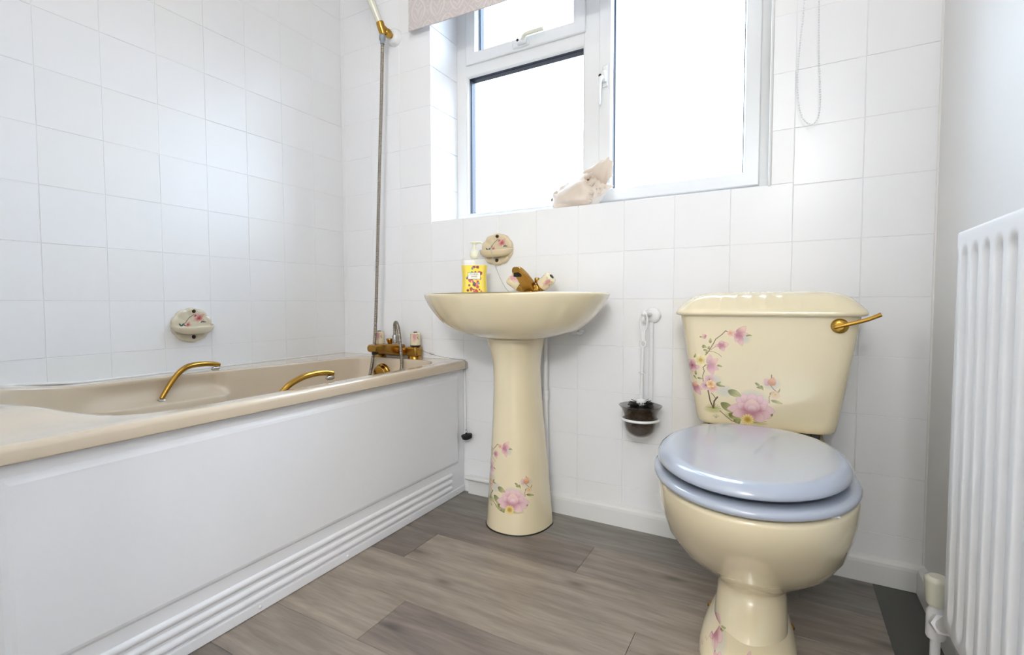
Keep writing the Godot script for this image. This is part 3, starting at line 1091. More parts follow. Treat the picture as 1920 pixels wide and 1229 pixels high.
func build_bath_panel(tub: Node3D) -> void:
	var X := 0.632
	var z0 := 0.003
	var z1 := BATH_Z - 0.006
	# sheet, the raised field and the groove that frames it
	var t := part(tub, "side_panel", box(Vector3(X - 0.02, 0.002, z0), Vector3(X - 0.004, 0.478, z1), 0.001), M.panel, "white plastic panel with three raised ribs")
	var g := G.new()
	var fld := func(e: float, x: float) -> PackedVector3Array:
		return PackedVector3Array([Vector3(x, 0.122 + e, 0.044 + e), Vector3(x, 0.452 - e, 0.044 + e), Vector3(x, 0.452 - e, 1.348 - e), Vector3(x, 0.122 + e, 1.348 - e)])
	var rows := [fld.call(-0.004, X - 0.006), fld.call(0.0, X - 0.003), fld.call(0.006, X + 0.0015), fld.call(0.012, X + 0.003)]
	g.grid(rows, true, true, -2)
	g.cap(rows[3], Vector3.RIGHT)
	part(t, "raised_field", g, M.panel)
	for y in [0.086, 0.062, 0.038]:
		g = G.new()
		var rr := []
		for q in [[0.083, 0.0], [0.087, 0.7], [0.093, 1.0], [1.30, 1.0], [1.306, 0.7], [1.31, 0.0]]:
			var r := PackedVector3Array()
			for i in 9:
				var a := PI * i / 8.0 - PI / 2
				r.append(Vector3(X - 0.0045 + cos(a) * 0.007 * q[1], y + sin(a) * 0.0085 * maxf(q[1], 0.02), q[0]))
			rr.append(r)
		g.grid(rr, false, false, 1)
		part(t, "rib", g, M.panel)
	part(t, "plinth", box(Vector3(X - 0.006, 0.0015, z0), Vector3(X + 0.001, 0.024, z1), 0.001), M.panel)
	for z in [0.058, 0.34, 0.62, 0.90, 1.18]:
		g = G.new()
		g.lathe([Vector2(0.0042, 0.0), Vector2(0.0042, 0.001), Vector2(0.003, 0.0028), Vector2(0.0, 0.0034)], Vector3(X + 0.0008, 0.014, z), 12, Basis(Vector3.BACK, -PI / 2))
		part(t, "screw_cap", g, M.white_plastic)
	g = G.new()
	g.rbox(Vector3(0.32, 0.24, BATH_Z - 0.012), Vector3(0.63, 0.476, 0.012), 0.001)
	part(tub, "end_panel", g, M.panel)

func build_bath_tap() -> void:
	var t := thing("bath_mixer_tap", "gold bath mixer tap with two flowered ceramic handles", "tap", Vector3(0.345, RIM, 0.05))
	var y := RIM
	# body along the deck
	var g := G.new()
	var rows := []
	for q in [[0.220, 0.6], [0.223, 0.92], [0.229, 1.0], [0.262, 1.0], [0.272, 0.82], [0.29, 0.8], [0.39, 0.8], [0.402, 0.82], [0.412, 1.0], [0.443, 1.0], [0.449, 0.92], [0.452, 0.6]]:
		var r := PackedVector3Array()
		for p in G.rr(0.024 * q[1], 0.021 * q[1], 0.009, 3):
			r.append(Vector3(q[0], y + 0.027 + p.y, 0.046 + p.x))
		rows.append(r)
	g.loft(rows)
	# feet of the body
	for x in [0.246, 0.428]:
		g.lathe([Vector2(0.026, 0.0), Vector2(0.026, 0.004), Vector2(0.022, 0.010), Vector2(0.021, 0.03)], Vector3(x, y, 0.046), 20)
	part(t, "body", g, M.brass)
	# spout towards the viewer
	g = G.new()
	rows = []
	for q in [[0.040, 0.040, 0.024, 0.030], [0.075, 0.040, 0.022, 0.034], [0.12, 0.036, 0.019, 0.040], [0.165, 0.028, 0.016, 0.046], [0.185, 0.025, 0.014, 0.046], [0.191, 0.022, 0.011, 0.046]]:
		var r := PackedVector3Array()
		for p in G.rr(q[1], q[2], 0.009, 3):
			r.append(Vector3(0.335 + p.x, y + q[3] + p.y, q[0]))
		rows.append(r)
	g.loft(rows)
	var sp := part(t, "spout", g, M.brass)
	g = G.new()
	g.lathe([Vector2(0.013, 0.0), Vector2(0.013, -0.010), Vector2(0.010, -0.012)], Vector3(0.335, y + 0.034, 0.172), 18)
	part(sp, "aerator", g, M.dark)
	# handles
	var p2 := Paint.new(256, 128, CREAM)
	for k in 3:
		p2.k = 0.95
		p2.ky = -1.0
		p2.o = Vector2(k * 85 - 5, 116)
		posy(p2)
	M.handle = gloss(mat(Color.WHITE, 0.22), 1.0, 0.03)
	M.handle.albedo_texture = p2.tex()
	for x in [0.243, 0.432]:
		g = G.new()
		g.lathe([Vector2(0.0205, 0.0), Vector2(0.021, 0.002), Vector2(0.021, 0.044), Vector2(0.0195, 0.048), Vector2(0.016, 0.0495)], Vector3(x, y + 0.053, 0.046), 24)
		var h := part(t, "handle", g, M.handle, "cream ceramic handle printed with a rose")
		g = G.new()
		g.lathe([Vector2(0.0215, 0.0), Vector2(0.0215, 0.003)], Vector3(x, y + 0.050, 0.046), 20)
		part(h, "collar", g, M.dark)
		g = G.new()
		g.lathe([Vector2(0.008, 0.0), Vector2(0.007, 0.003), Vector2(0.0, 0.0035)], Vector3(x, y + 0.1024, 0.046), 14)
		part(h, "index", g, M.dark)
	# diverter knob and the outlet for the hose
	g = G.new()
	g.lathe([Vector2(0.006, 0.0), Vector2(0.006, 0.008), Vector2(0.009, 0.012), Vector2(0.015, 0.026), Vector2(0.016, 0.030), Vector2(0.013, 0.032)], Vector3(0.309, y + 0.044, 0.055), 20)
	part(t, "diverter_knob", g, M.brass)

func build_shower() -> void:
	# hose: from the tap outlet over into the bath and up to the wall bracket
	var t := thing("shower_hose", "ribbed metal shower hose running up the wall from the bath tap", "shower hose", Vector3(0.30, RIM, 0.08))
	var y := RIM
	var g := G.new()
	g.lathe([Vector2(0.010, 0.0), Vector2(0.0115, 0.003), Vector2(0.0115, 0.026), Vector2(0.009, 0.030), Vector2(0.008, 0.033)], Vector3(0.345, y + 0.060, 0.066), 8)
	part(t, "lower_nut", g, M.chrome)
	var path := spline([Vector3(0.345, 0.595, 0.066), Vector3(0.346, 0.625, 0.068), Vector3(0.352, 0.642, 0.074), Vector3(0.370, 0.650, 0.088), Vector3(0.392, 0.634, 0.104), Vector3(0.410, 0.595, 0.116), Vector3(0.424, 0.54, 0.126), Vector3(0.434, 0.475, 0.136), Vector3(0.43, 0.38, 0.18), Vector3(0.40, 0.27, 0.25), Vector3(0.34, 0.24, 0.27), Vector3(0.295, 0.30, 0.22), Vector3(0.284, 0.40, 0.165), Vector3(0.282, 0.48, 0.134), Vector3(0.280, 0.56, 0.116), Vector3(0.284, 0.66, 0.110), Vector3(0.292, 0.95, 0.102), Vector3(0.298, 1.29, 0.090), Vector3(0.303, 1.55, 0.080), Vector3(0.306, 1.742, 0.075)], 10)
	var fine := even(path, 1300)
	var rad := PackedFloat32Array()
	for i in fine.size():
		rad.append([0.0066, 0.0075, 0.0066, 0.0050][i % 4])
	g = G.new()
	g.tube(fine, rad, 10)
	part(t, "ribbed_tube", g, M.steel)
	g = G.new()
	g.lathe([Vector2(0.0085, -0.016), Vector2(0.0095, -0.002), Vector2(0.0125, 0.0), Vector2(0.013, 0.012), Vector2(0.012, 0.018), Vector2(0.010, 0.019)], Vector3(0.3065, 1.757, 0.075), 18)
	part(t, "upper_nut", g, M.grey_plastic)
	# bracket on the wall
	t = thing("shower_bracket", "white round wall disc with gold shower holder beside the blind", "shower bracket", Vector3(0.305, 1.795, 0))
	g = G.new()
	g.lathe([Vector2(0.034, 0.0), Vector2(0.034, 0.004), Vector2(0.031, 0.016), Vector2(0.026, 0.024), Vector2(0.016, 0.028)], Vector3(0.309, 1.795, 0.0), 28, Basis(Vector3.RIGHT, PI / 2))
	part(t, "wall_disc", g, M.white_plastic)
	g = G.new()
	g.lathe([Vector2(0.010, 0.0), Vector2(0.010, 0.012), Vector2(0.016, 0.016), Vector2(0.0175, 0.026), Vector2(0.015, 0.038), Vector2(0.010, 0.042)], Vector3(0.312, 1.792, 0.026), 20, Basis(Vector3.RIGHT, PI / 2))
	g.tube(PackedVector3Array([Vector3(0.311, 1.797, 0.056), Vector3(0.308, 1.806, 0.070)]), 0.011, 12)
	g.lathe([Vector2(0.0125, -0.024), Vector2(0.0145, -0.020), Vector2(0.0155, 0.0), Vector2(0.0155, 0.020), Vector2(0.0135, 0.024)], Vector3(0.306, 1.800, 0.078), 20, Basis(Vector3.RIGHT, 0.35) * Basis(Vector3.BACK, 0.12))
	part(t, "holder", g, M.gold)
	# handset, its grip leaving through the top of the picture
	t = thing("shower_handset", "cream shower handset resting in the gold holder", "shower head", Vector3(0.305, 1.81, 0.085))
	g = G.new()
	var a := Vector3(0.305, 1.806, 0.080)
	var b := Vector3(0.268, 1.985, 0.155)
	g.tube(PackedVector3Array([a, a.lerp(b, 0.15), a.lerp(b, 0.5), a.lerp(b, 0.85), b]), PackedFloat32Array([0.0115, 0.0125, 0.0155, 0.018, 0.0185]), 18)
	part(t, "grip", g, M.ivory)
	g = G.new()
	var dir := (b - a).normalized()
	var fc := (dir * -0.55 + Vector3(0.05, -0.35, 0.75)).normalized()
	var sd := fc.cross(Vector3.RIGHT).normalized()
	g.lathe([Vector2(0.015, -0.03), Vector2(0.032, -0.014), Vector2(0.042, 0.006), Vector2(0.042, 0.014), Vector2(0.036, 0.017)], b + dir * 0.03, 28, Basis(fc.cross(sd), fc, sd))
	part(t, "spray_head", g, M.ivory)

# ---------------------------------------------------------------- basin and pedestal

# a closed plan outline: front half and back half may differ in depth and squareness
func oval(cx: float, zc: float, a: float, bf: float, bb: float, y: float, count := 72, ef := 2.0, eb := 2.0, zmin := -9.0, ribs := 0.0, rib_count := 22) -> PackedVector3Array:
	var o := PackedVector3Array()
	for i in count:
		var t := TAU * i / count
		var c := cos(t)
		var s := sin(t)
		var e := ef if s > 0 else eb
		var k := 1.0 + ribs * (absf(cos(t * rib_count * 0.5)) - 0.64) * smoothstep(-0.2, 0.2, s)
		var x := cx + a * k * signf(c) * pow(absf(c), 2.0 / e)
		var z := zc + (bf if s > 0 else bb) * k * signf(s) * pow(absf(s), 2.0 / e)
		o.append(Vector3(x, y, maxf(z, zmin)))
	return o

func build_basin() -> void:
	var C := 0.937
	var t := thing("wash_basin", "cream shell shaped wash basin on the flowered pedestal", "wash basin", Vector3(C, 0.615, 0.2))
	var g := G.new()
	var rows := []
	# underside from the pedestal up to the lip: half width, height, ribs
	for q in [[0.070, 0.6135, 0.0], [0.095, 0.6145, 0.0], [0.120, 0.618, 0.0], [0.150, 0.6245, 0.004], [0.180, 0.633, 0.006], [0.206, 0.6435, 0.008], [0.228, 0.658, 0.010], [0.246, 0.674, 0.012], [0.264, 0.694, 0.013], [0.279, 0.714, 0.013], [0.289, 0.731, 0.012], [0.2945, 0.741, 0.010], [0.297, 0.748, 0.008], [0.2965, 0.752, 0.007], [0.293, 0.7545, 0.006], [0.287, 0.7553, 0.004]]:
		var f: float = q[0] / 0.32
		rows.append(oval(C + 0.006 * (1.0 - f), 0.20, q[0], 0.25 * f, 0.2 * f, q[1], 96, 2.0, 3.0, 0.002, q[2]))
	# flat rim, then the bowl
	for q in [[0.262, 0.7545, 0.222, 0.215, 0.17], [0.232, 0.752, 0.236, 0.17, 0.105], [0.222, 0.746, 0.238, 0.160, 0.098], [0.212, 0.732, 0.238, 0.152, 0.092], [0.190, 0.69, 0.235, 0.135, 0.085], [0.15, 0.655, 0.23, 0.105, 0.07], [0.09, 0.64, 0.225, 0.06, 0.05], [0.03, 0.636, 0.22, 0.02, 0.02]]:
		rows.append(oval(C, q[2], q[0], q[3], q[4], q[1], 96, 2.0, 2.2, 0.002))
	g.grid(rows, true, false, -2)
	g.cap(rows[0], Vector3.DOWN)
	g.cap(rows[rows.size() - 1], Vector3.UP)
	part(t, "bowl", g, M.cream)
	g = G.new()
	g.lathe([Vector2(0.022, 0.0), Vector2(0.022, 0.002), Vector2(0.014, 0.003)], Vector3(C, 0.6365, 0.22), 20)
	part(t, "waste", g, M.gold)
	# lump of white filler and bracket under the right side
	g = G.new()
	for q in [[1.083, 0.628, 0.03, 0.016], [1.098, 0.626, 0.026, 0.014], [1.070, 0.630, 0.024, 0.012], [1.106, 0.632, 0.03, 0.010]]:
		g.ball(Vector3(q[0], q[1], q[2]), q[3], 9, 6, Vector3(1, 0.6, 1.4))
	part(t, "wall_bracket", g, M.white_plastic, "white wall bracket under the basin")

	# pedestal
	t = thing("basin_pedestal", "cream ceramic pedestal printed with a pink peony wreath", "pedestal", Vector3(0.93, 0, 0.13))
	var p := Paint.new(512, 640, CREAM)
	p.k = 0.46
	p.ky = 1.0
	p.o = Vector2(-28, 10)
	wreath(p)
	var m := gloss(mat(Color.WHITE, 0.22), 1.0, 0.03)
	m.albedo_texture = p.tex()
	m.texture_repeat = false
	g = G.new()
	rows = []
	for q in [[0.6125, 0.086, 0.152], [0.610, 0.0885, 0.152], [0.598, 0.0865, 0.151], [0.575, 0.080, 0.150], [0.55, 0.0755, 0.149], [0.517, 0.0725, 0.148], [0.45, 0.0735, 0.144], [0.3625, 0.0785, 0.138], [0.27, 0.0855, 0.132], [0.179, 0.0925, 0.127], [0.09, 0.0995, 0.124], [0.03, 0.1045, 0.122], [0.008, 0.107, 0.122], [0.001, 0.1065, 0.122]]:
		rows.append(oval(0.931, q[2], q[1], q[1] * 1.24, 0.045, q[0], 72, 2.2, 4.0))
	# wrap the print round the front: by angle across, by height down
	var uvf := func(v: Vector3, nrm: Vector3) -> Vector2:
		if nrm.y > 0.9 or nrm.y < -0.9:
			return Vector2(0.99, 0.99)
		var an := atan2((v.x - 0.931) / 0.095, (v.z - 0.122) / 0.118)
		return Vector2(0.545 + an * 0.100 / 0.235, (0.318 - v.y) / 0.300)
	g.loft(rows, uvf)
	part(t, "column", g, m)
	part(t, "foot_seal", G.new().loft([oval(0.931, 0.122, 0.1085, 0.1345, 0.046, 0.0, 48, 2.2, 4.0), oval(0.931, 0.122, 0.1075, 0.1335, 0.045, 0.0035, 48, 2.2, 4.0)]), M.dark)

# ---------------------------------------------------------------- toilet

func build_toilet() -> void:
	var X := 1.624
	var t := thing("toilet", "cream toilet with flowered cistern and pale blue seat and lid", "toilet", Vector3(X, 0, 0.4))
	# print at the foot
	var p := Paint.new(512, 256, CREAM)
	p.k = 0.62
	p.o = Vector2(-60, -30)
	for q in [[285, 150, 1.0], [520, 205, 0.8], [330, 240, 0.7]]:
		var c := Vector2(q[0], q[1])
		p.wash(c + Vector2(30, 20), 70, 60, Color(0.70, 0.73, 0.77), 0.4)
		p.line([c, c + Vector2(20, 70), c + Vector2(35, 150)], 6, TWIG, 0.7)
		for a in [0.2, 1.3, 2.5, 3.7, 5.0]:
			p.petal(c, a, 62 * q[2], 46 * q[2], ROSE0, ROSE1, 0.8, 0.85)
		p.disc(c, 8, PEACH.darkened(0.3), 0.8)
		p.leaf(c + Vector2(36, -10), -0.5, 44, 16, LEAF0, LEAF1, 0.7)
		p.leaf(c + Vector2(20, 90), 0.4, 50, 18, LEAF0, LEAF1, 0.7)
	var fm := gloss(mat(Color.WHITE, 0.22), 1.0, 0.03)
	fm.albedo_texture = p.tex()
	fm.texture_repeat = false
	var g := G.new()
	var rows := []
	for q in [[0.001, 0.073, 0.44, 0.130, 0.24], [0.03, 0.0705, 0.428, 0.118, 0.23], [0.06, 0.0690, 0.412, 0.104, 0.22], [0.08, 0.068, 0.401, 0.094, 0.21], [0.10, 0.0665, 0.388, 0.082, 0.20], [0.117, 0.0665, 0.388, 0.080, 0.20], [0.124, 0.070, 0.39, 0.078, 0.20], [0.134, 0.082, 0.392, 0.084, 0.20], [0.15, 0.100, 0.40, 0.098, 0.20], [0.17, 0.1195, 0.41, 0.118, 0.20], [0.20, 0.1415, 0.43, 0.146, 0.21], [0.25, 0.1625, 0.45, 0.188, 0.22], [0.30, 0.173, 0.462, 0.222, 0.22], [0.335, 0.1765, 0.468, 0.24, 0.22], [0.362, 0.1765, 0.47, 0.244, 0.22], [0.369, 0.174, 0.47, 0.242, 0.218], [0.371, 0.168, 0.47, 0.235, 0.212]]:
		rows.append(oval(X, q[2], q[1], q[3], q[4], q[0], 72, 2.0, 2.3))
	var uvf := func(v: Vector3, nrm: Vector3) -> Vector2:
		if nrm.z < 0.2 or v.y > 0.10:
			return Vector2(0.99, 0.02)
		return Vector2((v.x - (X - 0.11)) / 0.22, (0.075 - v.y) / 0.11)
	# body of the pan: foot, neck and bowl in one
	g.loft(rows, uvf)
	g.loft([oval(X - 0.003, 0.45, 0.0905, 0.150, 0.26, 0.001, 60, 2.4), oval(X - 0.003, 0.45, 0.0905, 0.149, 0.26, 0.008, 60, 2.4), oval(X - 0.003, 0.447, 0.0885, 0.143, 0.255, 0.018, 60, 2.4), oval(X - 0.003, 0.44, 0.084, 0.132, 0.25, 0.030, 60, 2.4), oval(X - 0.003, 0.43, 0.076, 0.118, 0.24, 0.042, 60, 2.4), oval(X - 0.003, 0.42, 0.064, 0.10, 0.23, 0.052, 60, 2.4)], uvf)
	var pan := part(t, "pan", g, fm)
	g = G.new()
	rows = []
	for q in [[0.10, 0.055, 0.10], [0.20, 0.075, 0.115], [0.28, 0.10, 0.125], [0.34, 0.125, 0.13], [0.372, 0.14, 0.13], [0.385, 0.14, 0.13]]:
		var r := PackedVector3Array()
		for v in G.rr(q[1], q[2], 0.03, 4):
			r.append(Vector3(X + v.x, q[0], 0.155 + v.y))
		rows.append(r)
	g.loft(rows)
	part(t, "cistern_shelf", g, M.cream)
	g = G.new()
	g.tube(PackedVector3Array([Vector3(X, 0.19, 0.12), Vector3(X, 0.19, 0.005)]), 0.05, 20)
	part(t, "outlet", g, M.white_plastic)
	for s in [-1, 1]:
		g = G.new()
		g.lathe([Vector2(0.008, 0.0), Vector2(0.007, 0.003), Vector2(0.0, 0.004)], Vector3(X - 0.003 + s * 0.0800, 0.0285, 0.375), 12, Basis(Vector3.BACK, -s * 1.0))
		part(pan, "floor_screw", g, M.brass)
	# seat ring and lid
	g = G.new()
	rows = []
	for q in [[0.3765, 0.172], [0.3775, 0.1775], [0.381, 0.1812], [0.387, 0.1812], [0.391, 0.1785], [0.3932, 0.172], [0.3938, 0.163]]:
		rows.append(oval(X - 0.003, 0.475, q[1], q[1] * 1.38, q[1] * 1.28, q[0], 72, 2.0, 2.15))
	for q in [[0.393, 0.12], [0.380, 0.112], [0.3765, 0.118]]:
		rows.append(oval(X - 0.003, 0.475, q[1], q[1] * 1.38, q[1] * 1.28, q[0], 72))
	rows.append(rows[0])
	g.grid(rows)
	var seat := part(t, "seat", g, M.seat, "pale blue oval seat ring")
	for s in [-1, 1]:
		for z in [0.33, 0.62]:
			g = G.new()
			g.rbox(Vector3(X + s * 0.125, 0.3737, z), Vector3(0.02, 0.006, 0.03), 0.003, 3)
			part(seat, "buffer", g, M.white_plastic)
	g = G.new()
	rows = []
	var tilt := Basis(Vector3.RIGHT, 0.012)
	for q in [[-0.0112, 0.150], [-0.0112, 0.164], [-0.0098, 0.1690], [-0.006, 0.1715], [-0.001, 0.1712], [0.0045, 0.1685], [0.0090, 0.1635], [0.0118, 0.1580], [0.0131, 0.1525], [0.0134, 0.1475], [0.0134, 0.10], [0.0134, 0.03]]:
		var r := PackedVector3Array()
		for v in oval(0, 0, q[1], q[1] * 1.40, q[1] * 1.32, 0.0, 72, 2.0, 2.15):
			r.append(Vector3(X - 0.006, 0.4168, 0.472) + tilt * Vector3(v.x, q[0], v.z))
		rows.append(r)
	g.grid(rows)
	g.cap(rows[0], Vector3.DOWN)
	g.cap(rows[rows.size() - 1], Vector3.UP)
	part(t, "lid", g, M.seat, "pale blue oval lid")
	for s in [-1, 1]:
		g = G.new()
		g.rbox(Vector3(X + s * 0.075, 0.392, 0.245), Vector3(0.03, 0.02, 0.024), 0.005, 3)
		part(t, "hinge", g, M.dark)
	# cistern, wider at the top, with the big wreath on its front
	var d := Paint.new(768, 552, CREAM)
	# the face spans x 1.40 to 1.86 and y 0.39 to 0.72
	d.k = 0.2185 * 0.768 / 0.46
	d.ky = 0.000247 / 0.0002185
	d.o = Vector2((1.4318 - 1.40) / 0.46 * 768.0, (0.72 - 0.693) / 0.33 * 552.0)
	wreath(d)
	var cm := gloss(mat(Color.WHITE, 0.22), 1.0, 0.03)
	cm.albedo_texture = d.tex()
	cm.texture_repeat = false
	var cuv := func(v: Vector3, nrm: Vector3) -> Vector2:
		if nrm.z < 0.15:
			return Vector2(0.99, 0.01)
		return Vector2((v.x - 1.40) / 0.46, (0.72 - v.y) / 0.33)
	g = G.new()
	rows = []
	var CX := 1.632
	for q in [[0.403, 0.148, 0.146], [0.406, 0.153, 0.152], [0.414, 0.1555, 0.1575], [0.43, 0.1585, 0.160], [0.52, 0.172, 0.1695], [0.60, 0.183, 0.177], [0.66, 0.1915, 0.1825], [0.696, 0.1965, 0.1855]]:
		var r := PackedVector3Array()
		for v in G.rr(q[1], q[2] * 0.5, 0.032, 6):
			r.append(Vector3(CX + v.x, q[0], 0.018 + q[2] * 0.5 + v.y))
		rows.append(r)
	g.loft(rows, cuv)
	var cis := part(t, "cistern", g, cm, "tapered cream cistern printed with a flower wreath")
	g = G.new()
	rows = []
	for q in [[0.690, -0.004, 0.0], [0.692, 0.002, 0.0], [0.696, 0.0045, 0.0], [0.701, 0.0035, 0.0], [0.707, 0.0, 0.15], [0.714, -0.005, 0.6], [0.722, -0.0115, 1.0], [0.730, -0.020, 1.0], [0.737, -0.030, 0.8], [0.743, -0.043, 0.5], [0.7475, -0.058, 0.2], [0.7505, -0.078, 0.0], [0.7515, -0.095, 0.0]]:
		var r := PackedVector3Array()
		var e: float = q[1]
		var ring := G.rr(0.2045 + e, 0.0985 + e * 0.8, maxf(0.045 + e * 0.3, 0.01), 8)
		# more points along the long front for the flutes
		var dense := PackedVector2Array()
		for i in ring.size():
			var u := ring[i]
			var w := ring[(i + 1) % ring.size()]
			var cuts := 1 if i % 9 != 8 else (80 if i == 8 else 6)
			for k in cuts:
				dense.append(u.lerp(w, float(k) / cuts))
		for v in dense:
			var fl := 0.0
			if v.y > 0.0:
				fl = 0.0035 * q[2] * absf(sin((v.x + 0.2) * PI / 0.034))
			r.append(Vector3(CX + v.x * (1.0 - fl * 0.6), q[0] - fl * 0.4, 0.0165 + 0.0985 + v.y - fl))
		rows.append(r)
	g.grid(rows)
	g.cap(rows[0], Vector3.DOWN)
	g.cap(rows[rows.size() - 1], Vector3.UP)
	part(cis, "cistern_lid", g, M.cream)
	# flush lever
	g = G.new()
	g.lathe([Vector2(0.0175, 0.0), Vector2(0.0175, 0.005), Vector2(0.0155, 0.009), Vector2(0.008, 0.0105)], Vector3(1.784, 0.669, 0.1975), 28, Basis(Vector3.RIGHT, PI / 2 - 0.03))
	var path := spline([Vector3(1.774, 0.6655, 0.2085), Vector3(1.790, 0.6705, 0.211), Vector3(1.806, 0.6755, 0.213), Vector3(1.832, 0.6845, 0.218), Vector3(1.856, 0.6965, 0.224)], 6)
	rows = []
	for i in path.size():
		var f := float(i) / (path.size() - 1)
		var r := PackedVector3Array()
		for j in 10:
			var a := TAU * j / 10
			r.append(path[i] + Vector3(-0.35, 0.93, 0) * cos(a) * lerpf(0.0035, 0.0048, f) + Vector3(0, 0, 1) * sin(a) * 0.0028)
		rows.append(r)
	g.loft(rows)
	part(cis, "flush_lever", g, M.gold, "gold flush lever")
	g = G.new()
	g.rbox(Vector3(1.745, 0.393, 0.15), Vector3(0.02, 0.022, 0.02), 0.003, 2)
	part(cis, "fixing_nut", g, M.dark)
	g = G.new()
	g.rbox(Vector3(1.515, 0.393, 0.15), Vector3(0.02, 0.022, 0.02), 0.003, 2)
	part(cis, "fixing_nut", g, M.dark)

# ---------------------------------------------------------------- radiator

func build_radiator() -> void:
	var t := thing("radiator", "white fluted panel radiator on the right wall", "radiator", Vector3(1.93, 0.18, 1.0))
	var XF := 1.912
	var z0 := 0.511
	var z1 := 1.46
	var y0 := 0.180
	var y1 := 0.838
	var zs := []
	var z := z0 + 0.006
	while z < z1 - 0.006:
		zs.append(z)
		z += 0.0049
	var ys := []
	for k in 9:
		ys.append(y0 + 0.006 + k * 0.007)
	for k in 10:
		ys.append(lerpf(y0 + 0.075, y1 - 0.075, k / 9.0))
	for k in 9:
		ys.append(y1 - 0.062 + k * 0.007)
	var rows := []
	var edge := func(yy: float, xx: float, e: float) -> PackedVector3Array:
		var r := PackedVector3Array()
		r.append(Vector3(XF + 0.022, yy, z0 + e))
		r.append(Vector3(xx + 0.006, yy, z0 + e))
		r.append(Vector3(xx + 0.0015, yy, z0 + e + 0.002))
		for q in zs:
			r.append(Vector3(xx, yy, q))
		r.append(Vector3(xx + 0.006, yy, z1 - e))
		r.append(Vector3(XF + 0.022, yy, z1 - e))
		return r
	rows.append(edge.call(y0 + 0.001, XF + 0.022, 0.001))
	rows.append(edge.call(y0, XF + 0.006, 0.001))
	rows.append(edge.call(y0 + 0.002, XF + 0.0015, 0.0))
	for yy in ys:
		var r := PackedVector3Array()
		r.append(Vector3(XF + 0.022, yy, z0))
		r.append(Vector3(XF + 0.006, yy, z0))
		r.append(Vector3(XF + 0.0015, yy, z0 + 0.002))
		for q in zs:
			var k := roundf((q - (z0 + 0.045)) / 0.049)
			var c := z0 + 0.045 + k * 0.049
			var off := absf(q - c)
			var top: float = y1 - 0.030 - yy
			var bot: float = yy - (y0 + 0.022)
			# half width of the flute narrows to a round end
			var half := 0.0125
			if top < 0.013:
				half *= sqrt(clampf(1.0 - pow((0.013 - top) / 0.013, 2.0), 0, 1)) if top > 0 else 0.0
			if bot < 0.035:
				half *= sqrt(clampf(1.0 - pow((0.035 - bot) / 0.035, 2.0), 0, 1)) if bot > 0 else 0.0
			var dep := 0.0085 * smoothstep(half + 0.0035, half - 0.004, off) if half > 0.002 else 0.0
			dep *= smoothstep(0.0, 0.018, bot) * smoothstep(-0.004, 0.010, top)
			r.append(Vector3(XF + dep, yy, q))
		r.append(Vector3(XF + 0.006, yy, z1))
		r.append(Vector3(XF + 0.022, yy, z1))
		rows.append(r)
	rows.append(edge.call(y1 - 0.002, XF + 0.0015, 0.0))
	rows.append(edge.call(y1, XF + 0.006, 0.001))
	rows.append(edge.call(y1 - 0.001, XF + 0.022, 0.001))
	var g := G.new()
	g.grid(rows, false, false, 2)
	part(t, "fluted_panel", g, M.rad)
	part(t, "back_plate", box(Vector3(XF + 0.018, y0 + 0.004, z0 + 0.004), Vector3(XF + 0.024, y1 - 0.004, z1 - 0.004)), M.rad)
	for zz in [0.72, 1.25]:
		part(t, "wall_bracket", box(Vector3(XF + 0.023, 0.30, zz - 0.015), Vector3(RX - 0.001, 0.75, zz + 0.015), 0.002), M.rad)
	# valve at the near end and its pipe to the floor
	g = G.new()
	var V := Vector3(1.926, 0.0, 0.408)
	g.lathe([Vector2(0.013, 0.1), Vector2(0.015, 0.105), Vector2(0.015, 0.150), Vector2(0.012, 0.155), Vector2(0.010, 0.165)], V, 16)
	g.tube(PackedVector3Array([V + Vector3(0, 0.135, 0.0), V + Vector3(0, 0.150, 0.05), Vector3(1.926, 0.198, z0 + 0.01)]), 0.0115, 12)
	g.lathe([Vector2(0.0175, -0.010), Vector2(0.0175, 0.010)], V + Vector3(0, 0.147, 0.040), 6, Basis(Vector3.RIGHT, PI / 2 - 0.4))
	var val := part(t, "valve", g, M.rad, "white radiator valve")
	g = G.new()
	g.lathe([Vector2(0.0145, 0.163), Vector2(0.0165, 0.168), Vector2(0.0195, 0.208), Vector2(0.019, 0.214), Vector2(0.013, 0.217)], V, 20)
	part(val, "cap", g, M.ivory)
	g = G.new()
	g.tube(PackedVector3Array([V + Vector3(0, 0.001, 0), V + Vector3(0, 0.12, 0)]), 0.0078, 12)
	part(t, "supply_pipe", g, M.rad)
	g = G.new()
	g.lathe([Vector2(0.024, 0.0), Vector2(0.022, 0.006), Vector2(0.011, 0.010)], V, 20)
	part(t, "pipe_collar", g, M.white_plastic)

# ---------------------------------------------------------------- blind

